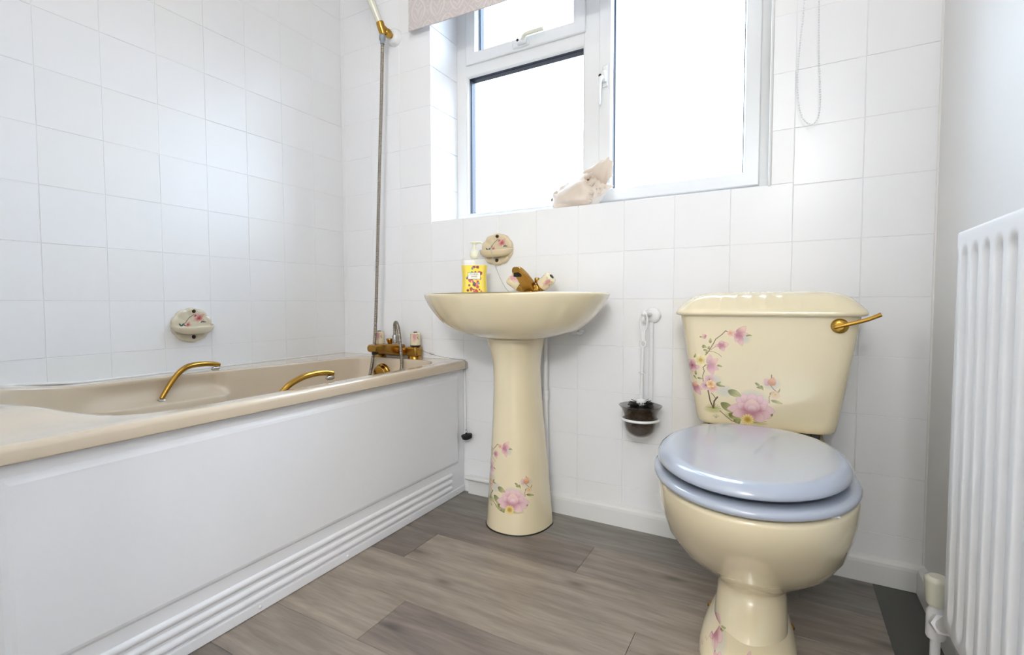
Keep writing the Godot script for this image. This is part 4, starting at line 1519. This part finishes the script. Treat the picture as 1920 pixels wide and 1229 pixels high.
func build_blind() -> void:
	var t := thing("roller_blind", "grey pink damask roller blind pulled half down over the window", "blind", Vector3(1.05, 2.25, 0.04))
	var m := mat(Color.WHITE, 0.85)
	m.albedo_texture = damask()
	var x0 := 0.403
	var x1 := 1.655
	var Z := 0.032
	var bot := func(x: float) -> float: return 1.781 - (x - x0) * 0.030
	var rows := []
	for k in 12:
		var f := k / 11.0
		var r := PackedVector3Array()
		for j in 25:
			var x := lerpf(x0, x1, j / 24.0)
			r.append(Vector3(x, lerpf(bot.call(x), 2.24, f), Z + 0.0012 * sin(j * 1.7) * (1.0 - f)))
		rows.append(r)
	var uvf := func(p: Vector3, _n: Vector3) -> Vector2: return Vector2(p.x / 0.36, -p.y / 0.36)
	var g := G.new()
	g.grid(rows, false, false, 2, uvf)
	var rb := []
	for r in rows:
		var q := PackedVector3Array()
		for p in r:
			q.append(p - Vector3(0, 0, 0.0012))
		rb.append(q)
	g.grid(rb, false, false, -2, uvf)
	var fabric := part(t, "fabric", g, m)
	g = G.new()
	rows = []
	for x in [x0, x1]:
		var r := PackedVector3Array()
		for p in G.rr(0.012, 0.0022, 0.002, 2):
			r.append(Vector3(x, bot.call(x) + 0.013 + p.x, Z - 0.0006 + p.y))
		rows.append(r)
	g.loft(rows, uvf)
	part(fabric, "hem", g, m)
	g = G.new()
	g.tube(PackedVector3Array([Vector3(x0 - 0.01, 2.255, 0.034), Vector3(x1 + 0.03, 2.255, 0.034)]), 0.022, 20)
	part(t, "roller", g, m)
	for x in [x0 - 0.014, x1 + 0.036]:
		part(t, "bracket", box(Vector3(x - 0.002, 2.225, 0.0), Vector3(x + 0.002, 2.285, 0.06), 0.001), M.white_plastic)
	# endless bead chain hanging on the right
	var loop := even(spline([Vector3(1.704, 2.25, 0.046), Vector3(1.703, 1.9, 0.046), Vector3(1.703, 1.52, 0.045), Vector3(1.6975, 1.42, 0.042), Vector3(1.6925, 1.34, 0.036), Vector3(1.6935, 1.27, 0.030), Vector3(1.7035, 1.212, 0.026), Vector3(1.7265, 1.188, 0.024), Vector3(1.7415, 1.212, 0.026), Vector3(1.7425, 1.28, 0.028), Vector3(1.738, 1.36, 0.030), Vector3(1.735, 1.52, 0.028), Vector3(1.733, 1.9, 0.022), Vector3(1.728, 2.25, 0.022)], 14), 330)
	g = G.new()
	for p in loop:
		g.ball(p, 0.0021, 6, 4)
	g.tube(loop, 0.0007, 5)
	part(t, "pull_chain", g, M.white_plastic, "white bead pull chain")

# ---------------------------------------------------------------- small things

func build_basin_tap() -> void:
	var X := 0.957
	var Z := 0.098
	var y := 0.7535
	var t := thing("basin_mixer_tap", "gold basin mixer tap with slanted flowered ceramic handles", "tap", Vector3(X, y, Z))
	var g := G.new()
	g.lathe([Vector2(0.030, 0.0), Vector2(0.030, 0.004), Vector2(0.026, 0.010), Vector2(0.023, 0.022)], Vector3(X, y, Z), 24)
	var rows := []
	for q in [[-0.034, 0.018], [-0.028, 0.021], [0.0, 0.024], [0.028, 0.021], [0.034, 0.018]]:
		var r := PackedVector3Array()
		for p in G.rr(q[1], 0.014, 0.009, 3):
			r.append(Vector3(X + q[0], y + 0.020 + p.y, Z + p.x))
		rows.append(r)
	g.loft(rows)
	part(t, "body", g, M.brass)
	# spout rising towards the bowl
	g = G.new()
	rows = []
	for q in [[0.0, 0.012, 0.021, 0.016], [0.03, 0.034, 0.0205, 0.015], [0.06, 0.054, 0.0185, 0.013], [0.09, 0.069, 0.0165, 0.0115], [0.108, 0.0745, 0.0155, 0.0105], [0.114, 0.0745, 0.0125, 0.0085]]:
		var r := PackedVector3Array()
		for p in G.rr(q[2], q[3], 0.007, 3):
			r.append(Vector3(X + p.x, y + q[1] + p.y, Z + q[0] - p.y * 0.35))
		rows.append(r)
	g.loft(rows)
	var sp := part(t, "spout", g, M.brass)
	g = G.new()
	g.lathe([Vector2(0.0125, 0.0), Vector2(0.013, -0.011), Vector2(0.010, -0.0125)], Vector3(X, y + 0.066, Z + 0.101), 18)
	part(sp, "aerator", g, M.black)
	g = G.new()
	g.lathe([Vector2(0.004, 0.0), Vector2(0.004, 0.012), Vector2(0.009, 0.014), Vector2(0.009, 0.028), Vector2(0.006, 0.030)], Vector3(X + 0.014, y + 0.025, Z - 0.016), 14)
	part(t, "pop_up_rod", g, M.brass)
	for s in [-1.0, 1.0]:
		var ax := Basis(Vector3.BACK, -s * 0.92) * Basis(Vector3.RIGHT, 0.12)
		var c := Vector3(X + s * 0.036, y + 0.026, Z + 0.002)
		g = G.new()
		g.lathe([Vector2(0.0195, 0.004), Vector2(0.0208, 0.007), Vector2(0.0212, 0.044), Vector2(0.0195, 0.0488), Vector2(0.015, 0.0505)], c, 24, ax)
		var h := part(t, "handle", g, M.handle, "cream ceramic handle printed with a rose")
		g = G.new()
		g.lathe([Vector2(0.016, -0.006), Vector2(0.0195, 0.002), Vector2(0.019, 0.0045)], c, 20, ax)
		part(h, "collar", g, M.brass)
		g = G.new()
		g.lathe([Vector2(0.0085, 0.0500), Vector2(0.0075, 0.0520), Vector2(0.004, 0.0525)], c, 14, ax)
		part(h, "index", g, M.dark)

func soap_dish(called: String, label: String, at: Vector3, turn: float, rx: float, ry: float, jut: float, tint: Color) -> void:
	var t := thing(called, label, "soap dish", at)
	var xf := Transform3D(Basis(Vector3.UP, turn), at)
	var inv := xf.affine_inverse()
	var p := Paint.new(256, 256, tint)
	p.k = 1.75
	p.o = Vector2(40, 24)
	spray(p)
	var m := gloss(mat(Color.WHITE, 0.22), 1.0, 0.04)
	m.albedo_texture = p.tex()
	m.texture_repeat = false
	var uvf := func(v: Vector3, nrm: Vector3) -> Vector2:
		var q: Vector3 = inv * v
		if (inv.basis * nrm).z < 0.3 or q.z > 0.024:
			return Vector2(0.01, 0.99)
		return Vector2(0.5 + q.x / 0.15, 0.5 - q.y / 0.15)
	# scalloped back plate, dished between its flutes
	var g := G.new()
	g.xf = xf
	var rows := []
	for q in [[1.0, 0.0, 1.0], [1.0, 0.006, 1.0], [0.975, 0.011, 1.0], [0.92, 0.0145, 1.0], [0.80, 0.0135, 0.8], [0.6, 0.011, 0.5], [0.3, 0.0095, 0.1], [0.05, 0.0095, 0.0]]:
		var r := PackedVector3Array()
		for i in 80:
			var a := TAU * i / 80
			var lobe := absf(cos(a * 5.0 + PI * 0.5))
			var k: float = q[0] * (1.0 - 0.045 * q[2] * (1.0 - lobe))
			r.append(Vector3(cos(a) * rx * k, sin(a) * ry * k, q[1] - 0.0035 * (1.0 - lobe) * (1.0 if q[1] > 0.008 else 0.0) * q[2]))
		rows.append(r)
	g.grid(rows, true, false, 1, uvf)
	g.cap(rows[0], Vector3.FORWARD, uvf)
	g.cap(rows[7], Vector3.BACK, uvf)
	part(t, "back_plate", g, m)
	# the half-round tray
	g = G.new()
	g.xf = xf
	rows = []
	for q in [[0.30, -0.026, 0.30], [0.55, -0.0235, 0.6], [0.80, -0.0185, 0.85], [0.95, -0.011, 0.97], [1.02, 0.0, 1.0], [1.02, 0.004, 1.0], [0.99, 0.0055, 0.98], [0.95, 0.0045, 0.94], [0.90, -0.001, 0.88], [0.7, -0.008, 0.66], [0.3, -0.0105, 0.25]]:
		var r := PackedVector3Array()
		for i in 41:
			var a := PI * i / 40
			r.append(Vector3(signf(cos(a)) * pow(absf(cos(a)), 0.72) * rx * q[0], -0.002 + q[1] - 0.16 * pow(maxf(sin(a), 0.0), 0.72) * jut * q[2], 0.004 + pow(maxf(sin(a), 0.0), 0.72) * (jut - 0.004) * q[2]))
		rows.append(r)
	g.grid(rows, false, false, 1, uvf)
	part(t, "tray", g, m)
	for s in [[0.004, ry * 0.80], [0.002, -ry * 0.70]]:
		g = G.new()
		g.xf = xf
		g.lathe([Vector2(0.0065, 0.0), Vector2(0.0065, 0.003), Vector2(0.004, 0.0055), Vector2(0.0, 0.006)], Vector3(s[0], s[1], 0.0105), 14, Basis(Vector3.RIGHT, PI / 2))
		part(t, "screw", g, M.screw)

func build_soap_dishes() -> void:
	M.screw = mat(Color(0.22, 0.17, 0.11), 0.45, 0.6)
	soap_dish("soap_dish", "scalloped cream soap dish on the wall above the wash basin", Vector3(0.7785, 0.920, 0), 0.0, 0.0645, 0.058, 0.050, Color(0.86, 0.79, 0.65))
	soap_dish("soap_dish_001", "scalloped cream soap dish on the tiled wall above the bath", Vector3(0, 0.6575, 0.6855), PI / 2, 0.067, 0.057, 0.050, Color(0.85, 0.81, 0.72))

func build_brush() -> void:
	var C := Vector3(1.308, 0.0, 0.074)
	var t := thing("brush_holder", "smoked glass toilet brush bowl in a white wall ring", "toilet brush holder", Vector3(1.32, 0.3, 0))
	var g := G.new()
	g.lathe([Vector2(0.0245, 0.0), Vector2(0.0245, 0.005), Vector2(0.022, 0.009), Vector2(0.017, 0.0115), Vector2(0.012, 0.012)], Vector3(1.326, 0.685, 0.0), 28, Basis(Vector3.RIGHT, PI / 2))
	g.tube(PackedVector3Array([Vector3(1.322, 0.688, 0.008), Vector3(1.319, 0.690, 0.05), Vector3(1.317, 0.690, 0.080)]), 0.0055, 10)
	g.ball(Vector3(1.317, 0.690, 0.082), 0.0075, 10, 6)
	part(t, "wall_hook", g, M.white_plastic)
	part(t, "back_bar", box(Vector3(1.3165, 0.372, 0.003), Vector3(1.3295, 0.675, 0.009), 0.002), M.white_plastic)
	g = G.new()
	var rows := []
	for i in 36:
		var a := TAU * i / 36
		var r := PackedVector3Array()
		for j in 8:
			var b := TAU * j / 8
			r.append(Vector3(C.x + cos(a) * (0.0535 + cos(b) * 0.0042), 0.3735 + sin(b) * 0.0042, C.z + sin(a) * (0.0535 + cos(b) * 0.0042)))
		rows.append(r)
	rows.append(rows[0])
	g.grid(rows)
	g.tube(PackedVector3Array([Vector3(1.323, 0.3735, 0.008), Vector3(1.319, 0.3735, 0.024)]), 0.005, 8)
	part(t, "ring", g, M.white_plastic)
	var glass := mat(Color(0.22, 0.15, 0.07, 0.36), 0.05)
	glass.transparency = BaseMaterial3D.TRANSPARENCY_ALPHA
	g = G.new()
	g.lathe([Vector2(0.0, 0.318), Vector2(0.018, 0.320), Vector2(0.032, 0.327), Vector2(0.042, 0.339), Vector2(0.0465, 0.354), Vector2(0.0475, 0.370), Vector2(0.0485, 0.388), Vector2(0.054, 0.402), Vector2(0.062, 0.413), Vector2(0.0635, 0.4145), Vector2(0.0625, 0.4150), Vector2(0.0605, 0.4138), Vector2(0.0525, 0.4035), Vector2(0.0465, 0.389), Vector2(0.0455, 0.370), Vector2(0.0445, 0.354), Vector2(0.040, 0.340), Vector2(0.031, 0.3295), Vector2(0.018, 0.3225), Vector2(0.0, 0.3205)], C, 36)
	part(t, "bowl", g, glass, "smoky brown glass bowl with a flared rim")

	t = thing("toilet_brush", "white toilet brush with black bristles standing in the glass bowl", "toilet brush", Vector3(C.x, 0.33, C.z))
	var a := Vector3(1.3085, 0.335, 0.076)
	var b := Vector3(1.3180, 0.700, 0.083)
	var d := (b - a).normalized()
	var at := func(y: float) -> Vector3: return a + d * ((y - a.y) / d.y)
	g = G.new()
	g.tube(PackedVector3Array([at.call(0.40), at.call(0.594)]), 0.0047, 12)
	g.lathe([Vector2(0.0105, -0.001), Vector2(0.0105, 0.001)], at.call(0.514), 18)
	g.lathe([Vector2(0.013, -0.018), Vector2(0.0145, 0.0), Vector2(0.013, 0.003), Vector2(0.007, 0.004)], at.call(0.431), 18)
	# eye at the foot of the grip, the flat grip, and the long loop on top
	var eye := func(y: float, hx: float, hy: float, th: float) -> void:
		var rr := []
		for i in 28:
			var an := TAU * i / 28
			var r := PackedVector3Array()
			var o: Vector3 = at.call(y) + Vector3(cos(an) * hx, sin(an) * hy, 0)
			var out := Vector3(cos(an), sin(an) * hx / hy, 0).normalized()
			for j in 8:
				var an2 := TAU * j / 8
				r.append(o + out * cos(an2) * th + Vector3(0, 0, sin(an2) * 0.003))
			rr.append(r)
		rr.append(rr[0])
		g.grid(rr)
	eye.call(0.602, 0.0085, 0.0095, 0.0028)
	eye.call(0.668, 0.0105, 0.030, 0.0026)
	rows = []
	for q in [[0.610, 0.0062], [0.620, 0.0058], [0.632, 0.0062], [0.640, 0.0078]]:
		var r := PackedVector3Array()
		for v in G.rr(q[1], 0.003, 0.0025, 2):
			r.append(at.call(q[0]) + Vector3(v.x, 0, v.y))
		rows.append(r)
	g.loft(rows)
	part(t, "handle", g, M.white_plastic)
	# bristles, uncountable
	g = G.new()
	var rb := RandomNumberGenerator.new()
	rb.seed = 8
	for i in 620:
		var y := rb.randf_range(0.350, 0.424)
		var an := rb.randf() * TAU
		var reach := rb.randf_range(0.030, 0.039)
		if y < 0.362:
			reach *= 0.75
		var o: Vector3 = at.call(y)
		var dir := Vector3(cos(an), rb.randf_range(-0.12, 0.30), sin(an))
		var side := Vector3(-sin(an), 0, cos(an)) * 0.0009
		var up := Vector3(0, 0.0009, 0)
		var e := o + dir * reach
		g.grid([PackedVector3Array([o + side * 0.7, o + up, o - side * 0.7 - up]), PackedVector3Array([e + side, e + up, e - side - up])], true, true)
	g.lathe([Vector2(0.004, 0.352), Vector2(0.022, 0.356), Vector2(0.028, 0.364), Vector2(0.029, 0.405), Vector2(0.022, 0.415), Vector2(0.004, 0.418)], Vector3(C.x + 0.001, 0, C.z + 0.002), 18)
	var br := part(t, "bristles", g, M.black)
	tag(br, "black bristles", "", "", "stuff")

func build_bottle() -> void:
	var base := Vector3(0.744, 0.7555, 0.108)
	var t := thing("soap_dispenser", "yellow liquid hand soap pump bottle with flowered label on the basin", "soap bottle", base)
	var xf := Transform3D(Basis(Vector3.UP, 0.50), base)
	var clear := mat(Color(0.97, 0.97, 0.94, 0.05), 0.03)
	clear.transparency = BaseMaterial3D.TRANSPARENCY_ALPHA
	var soap := gloss(mat(Color(0.93, 0.82, 0.06), 0.15), 0.5, 0.03)
	# outline: height, half width, half depth
	var prof := [[0.000, 0.0420, 0.0200], [0.002, 0.0445, 0.0225], [0.010, 0.0455, 0.0235], [0.030, 0.0440, 0.0228], [0.055, 0.0432, 0.0224], [0.080, 0.0444, 0.0230], [0.100, 0.0462, 0.0236], [0.112, 0.0466, 0.0236], [0.120, 0.0450, 0.0225], [0.127, 0.0390, 0.0200], [0.131, 0.0290, 0.0165], [0.133, 0.0150, 0.0120]]
	var rows := []
	for q in prof:
		var r := PackedVector3Array()
		for v in G.rr(q[1], q[2], minf(0.014, q[2]), 5):
			r.append(Vector3(v.x, q[0], v.y))
		rows.append(r)
	var g := G.new()
	g.xf = xf
	g.loft(rows)
	part(t, "bottle", g, clear, "clear plastic bottle")
	rows = []
	for q in prof:
		if q[0] > 0.106:
			break
		var r := PackedVector3Array()
		for v in G.rr(q[1] - 0.0013, q[2] - 0.0013, minf(0.0127, q[2]), 5):
			r.append(Vector3(v.x, q[0] + 0.0012, v.y))
		rows.append(r)
	g = G.new()
	g.xf = xf
	g.loft(rows)
	part(t, "liquid", g, soap, "yellow liquid soap")
	# label wrapped on the front
	var lm := mat(Color.WHITE, 0.35)
	lm.albedo_texture = bottle_label()
	lm.texture_repeat = false
	rows = []
	for k in 9:
		var y := 0.006 + 0.092 * k / 8.0
		var r := PackedVector3Array()
		var dep := 0.0229
		for i in prof.size() - 1:
			if y >= prof[i][0] and y <= prof[i + 1][0]:
				dep = lerpf(prof[i][2], prof[i + 1][2], (y - prof[i][0]) / (prof[i + 1][0] - prof[i][0]))
		for j in 2:
			r.append(Vector3(lerpf(-0.0275, 0.0275, j), y, dep + 0.0005))
		rows.append(r)
	g = G.new()
	g.xf = xf
	var inv := xf.affine_inverse()
	g.grid(rows, false, false, -2, func(v: Vector3, _n: Vector3) -> Vector2:
		var q: Vector3 = inv * v
		return Vector2(q.x / 0.055 + 0.5, 1.0 - (q.y - 0.006) / 0.092))
	var lb := part(t, "label", g, lm, "yellow label with red and pink flowers")
	var tm := TextMesh.new()
	var font := SystemFont.new()
	font.font_names = PackedStringArray(["Droid Serif"])
	tm.font = font
	tm.text = "FLORAL"
	tm.font_size = 16
	tm.pixel_size = 0.00047
	tm.depth = 0.0004
	tm.material = mat(Color(0.25, 0.23, 0.20), 0.5)
	var tx := MeshInstance3D.new()
	tx.name = "lettering"
	tx.mesh = tm
	tx.transform = Transform3D(xf.basis, xf * Vector3(0, 0.0690, 0.0236) - base)
	lb.add_child(tx, true)
	# pump
	var pm := mat(Color(0.94, 0.93, 0.84), 0.3)
	g = G.new()
	g.xf = xf
	g.lathe([Vector2(0.0125, 0.126), Vector2(0.0125, 0.131), Vector2(0.015, 0.132), Vector2(0.0155, 0.147), Vector2(0.013, 0.152), Vector2(0.0085, 0.157), Vector2(0.006, 0.158), Vector2(0.006, 0.176)], Vector3.ZERO, 24)
	g.tube(PackedVector3Array([Vector3(0, 0.128, 0), Vector3(0, 0.02, 0)]), 0.003, 8)
	var pump := part(t, "pump", g, pm, "cream white pump")
	g = G.new()
	g.xf = xf
	var pads := []
	for q in [[0.174, 0.006, 0.006, 0.0], [0.177, 0.012, 0.009, 0.002], [0.1805, 0.020, 0.0115, 0.004], [0.1825, 0.0205, 0.0115, 0.004], [0.184, 0.018, 0.009, 0.004]]:
		var r := PackedVector3Array()
		for i in 24:
			var an := TAU * i / 24
			r.append(Vector3(cos(an) * q[1] + q[3], q[0], sin(an) * q[2]))
		pads.append(r)
	g.loft(pads)
	g.tube(spline([Vector3(0.008, 0.1800, 0), Vector3(0.018, 0.1805, 0.001), Vector3(0.025, 0.1795, 0.002), Vector3(0.029, 0.1765, 0.003)], 5), 0.0034, 10)
	part(pump, "nozzle", g, pm)

func build_shell() -> void:
	var t := thing("conch_shell", "large white conch shell on the window sill", "shell", Vector3(1.07, WY0, -0.09))
	var m := mat(Color(0.86, 0.80, 0.735), 0.5)
	var Z := -0.085
	var nz := FastNoiseLite.new()
	nz.seed = 2
	nz.frequency = 22.0
	# sections across: x, crown, underside, half depth
	var tab := [[0.953, 1.100, 1.090, 0.004], [0.957, 1.115, 1.070, 0.016], [0.963, 1.119, 1.056, 0.026], [0.970, 1.124, 1.048, 0.032], [0.976, 1.121, 1.047, 0.035], [0.983, 1.134, 1.047, 0.038], [0.992, 1.141, 1.047, 0.041], [1.000, 1.142, 1.047, 0.043], [1.012, 1.150, 1.047, 0.046], [1.028, 1.156, 1.047, 0.049], [1.044, 1.164, 1.047, 0.052], [1.060, 1.173, 1.047, 0.054], [1.074, 1.181, 1.047, 0.055], [1.084, 1.186, 1.047, 0.054], [1.091, 1.180, 1.047, 0.050], [1.099, 1.168, 1.048, 0.046], [1.106, 1.160, 1.052, 0.043], [1.111, 1.156, 1.056, 0.036], [1.118, 1.153, 1.062, 0.037], [1.124, 1.145, 1.070, 0.029], [1.131, 1.143, 1.076, 0.030], [1.137, 1.136, 1.085, 0.022], [1.144, 1.134, 1.090, 0.022], [1.150, 1.129, 1.098, 0.014], [1.157, 1.128, 1.103, 0.013], [1.163, 1.124, 1.109, 0.007], [1.175, 1.119, 1.116, 0.001]]
	var rows := []
	for k in tab.size():
		var q: Array = tab[k]
		var f: float = k / float(tab.size() - 1)
		var mid: float = lerpf(q[2], q[1], 0.42)
		var r := PackedVector3Array()
		for i in 64:
			var a := TAU * i / 64
			var s := sin(a)
			var c := cos(a)
			var e := 0.62 if s < 0.0 else 0.86
			var up: float = (q[1] - mid) if s > 0.0 else (mid - q[2])
			var bump := 1.0 + 0.085 * sin(q[0] * 70.0 + a * 7.0) * (1.0 - f) + 0.05 * sin(a * 11.0 + q[0] * 40.0) * (1.0 - f) + 0.12 * nz.get_noise_2d(q[0], a * 0.03)
			if k in [16, 18, 20, 22, 24]:
				bump += 0.16 * maxf(0.0, sin(a * 8.0 + k))
			var y := mid + signf(s) * pow(absf(s), e) * up * (bump if s > -0.3 else 1.0)
			# the crown leans back so that the front makes one broad slope
			var lean: float = -0.022 * smoothstep(mid, q[1], y) * smoothstep(0.0, 0.3, f) * smoothstep(0.75, 0.5, f)
			r.append(Vector3(q[0] + 0.006 * c * (1.0 - f), maxf(y, WY0 + 0.0005), Z + lean + signf(c) * pow(absf(c), 0.9) * q[3] * bump))
		rows.append(r)
	var g := G.new()
	g.grid(rows)
	part(t, "body_whorl", g, m)
	# the flared lip standing up to the right
	g = G.new()
	var front := []
	var back := []
	for i in 13:
		var u := i / 12.0
		var rf := PackedVector3Array()
		var rk := PackedVector3Array()
		for j in 17:
			var v := j / 16.0
			var lo := Vector3(1.066, 1.168, Z - 0.004).lerp(Vector3(1.146, 1.118, Z + 0.004), v)
			var hi := Vector3(1.086, 1.188, Z - 0.020).bezier_interpolate(Vector3(1.135, 1.208, Z - 0.010), Vector3(1.186, 1.246, Z - 0.004), Vector3(1.175, 1.145, Z + 0.004), v)
			var p := lo.lerp(hi, u)
			p.z += 0.020 * sin(PI * u * 0.8) + 0.0016 * sin(v * 19.0 + u * 4.0)
			p += Vector3(0.002, 0.003, 0) * sin(v * 26.0) * u * u
			rf.append(p)
			rk.append(p - Vector3(0.0, 0.0, 0.006 * (1.0 - u * 0.5)))
		front.append(rf)
		back.append(rk)
	g.grid(front, false, false, 2)
	g.grid(back, false, false, -2)
	g.grid([front[12], back[12]], false)
	part(t, "flared_lip", g, m)
	for q in [[1.100, 1.152, 0.036, 0.020, 0.016], [1.113, 1.126, 0.040, 0.018, 0.008], [1.112, 1.095, 0.042, 0.016, -0.004], [1.106, 1.068, 0.040, 0.014, -0.008], [1.130, 1.110, 0.026, 0.014, -0.002], [1.134, 1.090, 0.022, 0.012, -0.008], [1.147, 1.112, 0.014, 0.010, 0.0]]:
		var b := Vector3(q[0], q[1], Z + q[2])
		g = G.new()
		g.tube(PackedVector3Array([b - Vector3(0.008, 0, 0.008), b, b + Vector3(q[3] * 0.8, q[4] * 0.6, q[3] * 0.4)]), PackedFloat32Array([0.012, 0.008, 0.0008]), 9)
		part(t, "spike", g, m)
	g = G.new()
	g.ball(Vector3(1.103, 1.137, Z + 0.047), 0.0042, 10, 6, Vector3(1.0, 0.8, 0.6))
	part(t, "hole", g, mat(Color(0.50, 0.30, 0.12), 0.7), "small brown hole")

func beads(g: G, path: PackedVector3Array, step: float, r: float) -> void:
	var total := 0.0
	for i in path.size() - 1:
		total += path[i].distance_to(path[i + 1])
	var pts := even(path, maxi(2, int(total / step)))
	for p in pts:
		g.ball(p, r, 6, 4)
	g.tube(pts, r * 0.35, 5)

func build_small_things() -> void:
	# plug of the bath, hung over the edge on its chain
	var t := thing("bath_plug", "black bath plug hanging on its chain outside the bath", "plug", Vector3(0.66, 0.22, 0.03))
	var g := G.new()
	beads(g, spline([Vector3(0.452, 0.545, 0.050), Vector3(0.50, 0.530, 0.042), Vector3(0.55, 0.519, 0.034), Vector3(0.61, 0.513, 0.028), Vector3(0.642, 0.5115, 0.027), Vector3(0.6515, 0.505, 0.027), Vector3(0.653, 0.47, 0.027), Vector3(0.6545, 0.36, 0.027), Vector3(0.656, 0.245, 0.028)], 10), 0.0042, 0.0014)
	var ch := part(t, "chain", g, M.steel)
	g = G.new()
	g.tube(spline([Vector3(0.498, 0.5305, 0.0425), Vector3(0.506, 0.533, 0.045), Vector3(0.515, 0.5285, 0.041), Vector3(0.507, 0.526, 0.039)], 5, true), 0.0011, 6)
	part(ch, "link", g, M.chrome)
	g = G.new()
	g.tube(spline([Vector3(0.656, 0.250, 0.028), Vector3(0.660, 0.243, 0.030), Vector3(0.656, 0.234, 0.028), Vector3(0.652, 0.243, 0.026)], 5, true), 0.0012, 6)
	part(ch, "link", g, M.chrome)
	g = G.new()
	var ax := Basis(Vector3.BACK, 0.16) * Basis(Vector3.RIGHT, 0.10)
	g.lathe([Vector2(0.013, -0.010), Vector2(0.0185, -0.007), Vector2(0.020, 0.0), Vector2(0.0215, 0.004), Vector2(0.020, 0.007), Vector2(0.012, 0.009), Vector2(0.004, 0.0095), Vector2(0.004, 0.013)], Vector3(0.6595, 0.223, 0.030), 24, ax)
	part(t, "stopper", g, M.black)
	# chain of the basin plug, its end laid in the soap dish
	g = G.new()
	beads(g, spline([Vector3(0.772, 0.927, 0.030), Vector3(0.7775, 0.930, 0.046), Vector3(0.782, 0.925, 0.058), Vector3(0.787, 0.905, 0.064), Vector3(0.800, 0.87, 0.068), Vector3(0.818, 0.83, 0.072), Vector3(0.842, 0.79, 0.078), Vector3(0.868, 0.762, 0.082), Vector3(0.90, 0.7575, 0.088), Vector3(0.926, 0.7585, 0.092)], 10), 0.0042, 0.0015)
	solo("plug_chain", g, M.chrome, "fine bead chain hanging from the soap dish to the basin tap", "chain", Vector3(0.93, 0.757, 0.09))
	# pipes
	t = thing("waste_pipe", "thin white upright pipe beside the basin pedestal", "pipe", Vector3(0.992, 0.07, 0.055))
	g = G.new()
	g.tube(PackedVector3Array([Vector3(0.981, 0.655, 0.036), Vector3(0.982, 0.41, 0.037), Vector3(0.989, 0.070, 0.038)]), 0.0085, 14)
	part(t, "tube", g, M.white_plastic)
	g = G.new()
	g.lathe([Vector2(0.0105, -0.018), Vector2(0.0115, -0.012), Vector2(0.0115, -0.002), Vector2(0.0095, 0.0), Vector2(0.0115, 0.002), Vector2(0.0115, 0.012), Vector2(0.0105, 0.018)], Vector3(0.982, 0.410, 0.037), 12)
	part(t, "coupling", g, M.white_plastic)
	g = G.new()
	g.tube(PackedVector3Array([Vector3(0.653, 0.064, 0.026), Vector3(0.86, 0.064, 0.026)]), 0.0085, 14)
	solo("skirting_pipe", g, M.wood_white, "white painted pipe lying along the skirting beside the bath", "pipe", Vector3(0.75, 0.064, 0.026))

func build_ceiling_light() -> void:
	lamp_bar("ceiling_light", "white ceiling bar with three round lamps over the bathroom floor", Vector3(1.15, CY, 1.25), Basis(), 0.08, 0.028)
	lamp_bar("landing_light", "white wall bar with three round lamps on the landing", Vector3(1.95, 1.75, FZ + 1.35), Basis(Vector3.RIGHT, PI / 2), 0.76, 0.075)

# three bulbs on a bar; the bulbs hang along -y of axis
func lamp_bar(called: String, label: String, P: Vector3, axis: Basis, power: float, globe: float) -> void:
	var t := thing(called, label, "lamp", P)
	var g := G.new()
	g.xf = Transform3D(axis, P)
	g.rbox(Vector3(0, -0.015, 0), Vector3(0.52, 0.03, 0.06), 0.006)
	part(t, "bar", g, M.white_plastic)
	var glow := mat(Color(1, 0.96, 0.88), 0.4)
	glow.emission_enabled = true
	glow.emission = Color(1.0, 0.90, 0.76)
	glow.emission_energy_multiplier = 6.0 if globe < 0.05 else 1.0
	for k in 3:
		var c := Vector3(-0.18 + 0.18 * k, -0.075, 0)
		g = G.new()
		g.xf = Transform3D(axis, P)
		g.lathe([Vector2(0.012, 0.046), Vector2(0.014, 0.030), Vector2(0.030, 0.018), Vector2(0.034, 0.0)], c, 20, Basis(), false)
		part(t, "lamp_holder", g, M.white_plastic)
		g = G.new()
		g.xf = Transform3D(axis, P)
		g.ball(c + Vector3(0, 0.016 - globe, 0), globe, 24, 14)
		part(t, "lamp_bulb", g, glow)
		var l := OmniLight3D.new()
		l.name = "lamp"
		l.light_color = Color(0.985, 0.99, 1.0)
		l.light_energy = power
		l.light_size = globe
		l.omni_range = 8.0
		l.omni_attenuation = 2.0
		l.shadow_enabled = true
		l.position = axis * (c + Vector3(0, 0.016 - globe, 0))
		t.add_child(l, true)
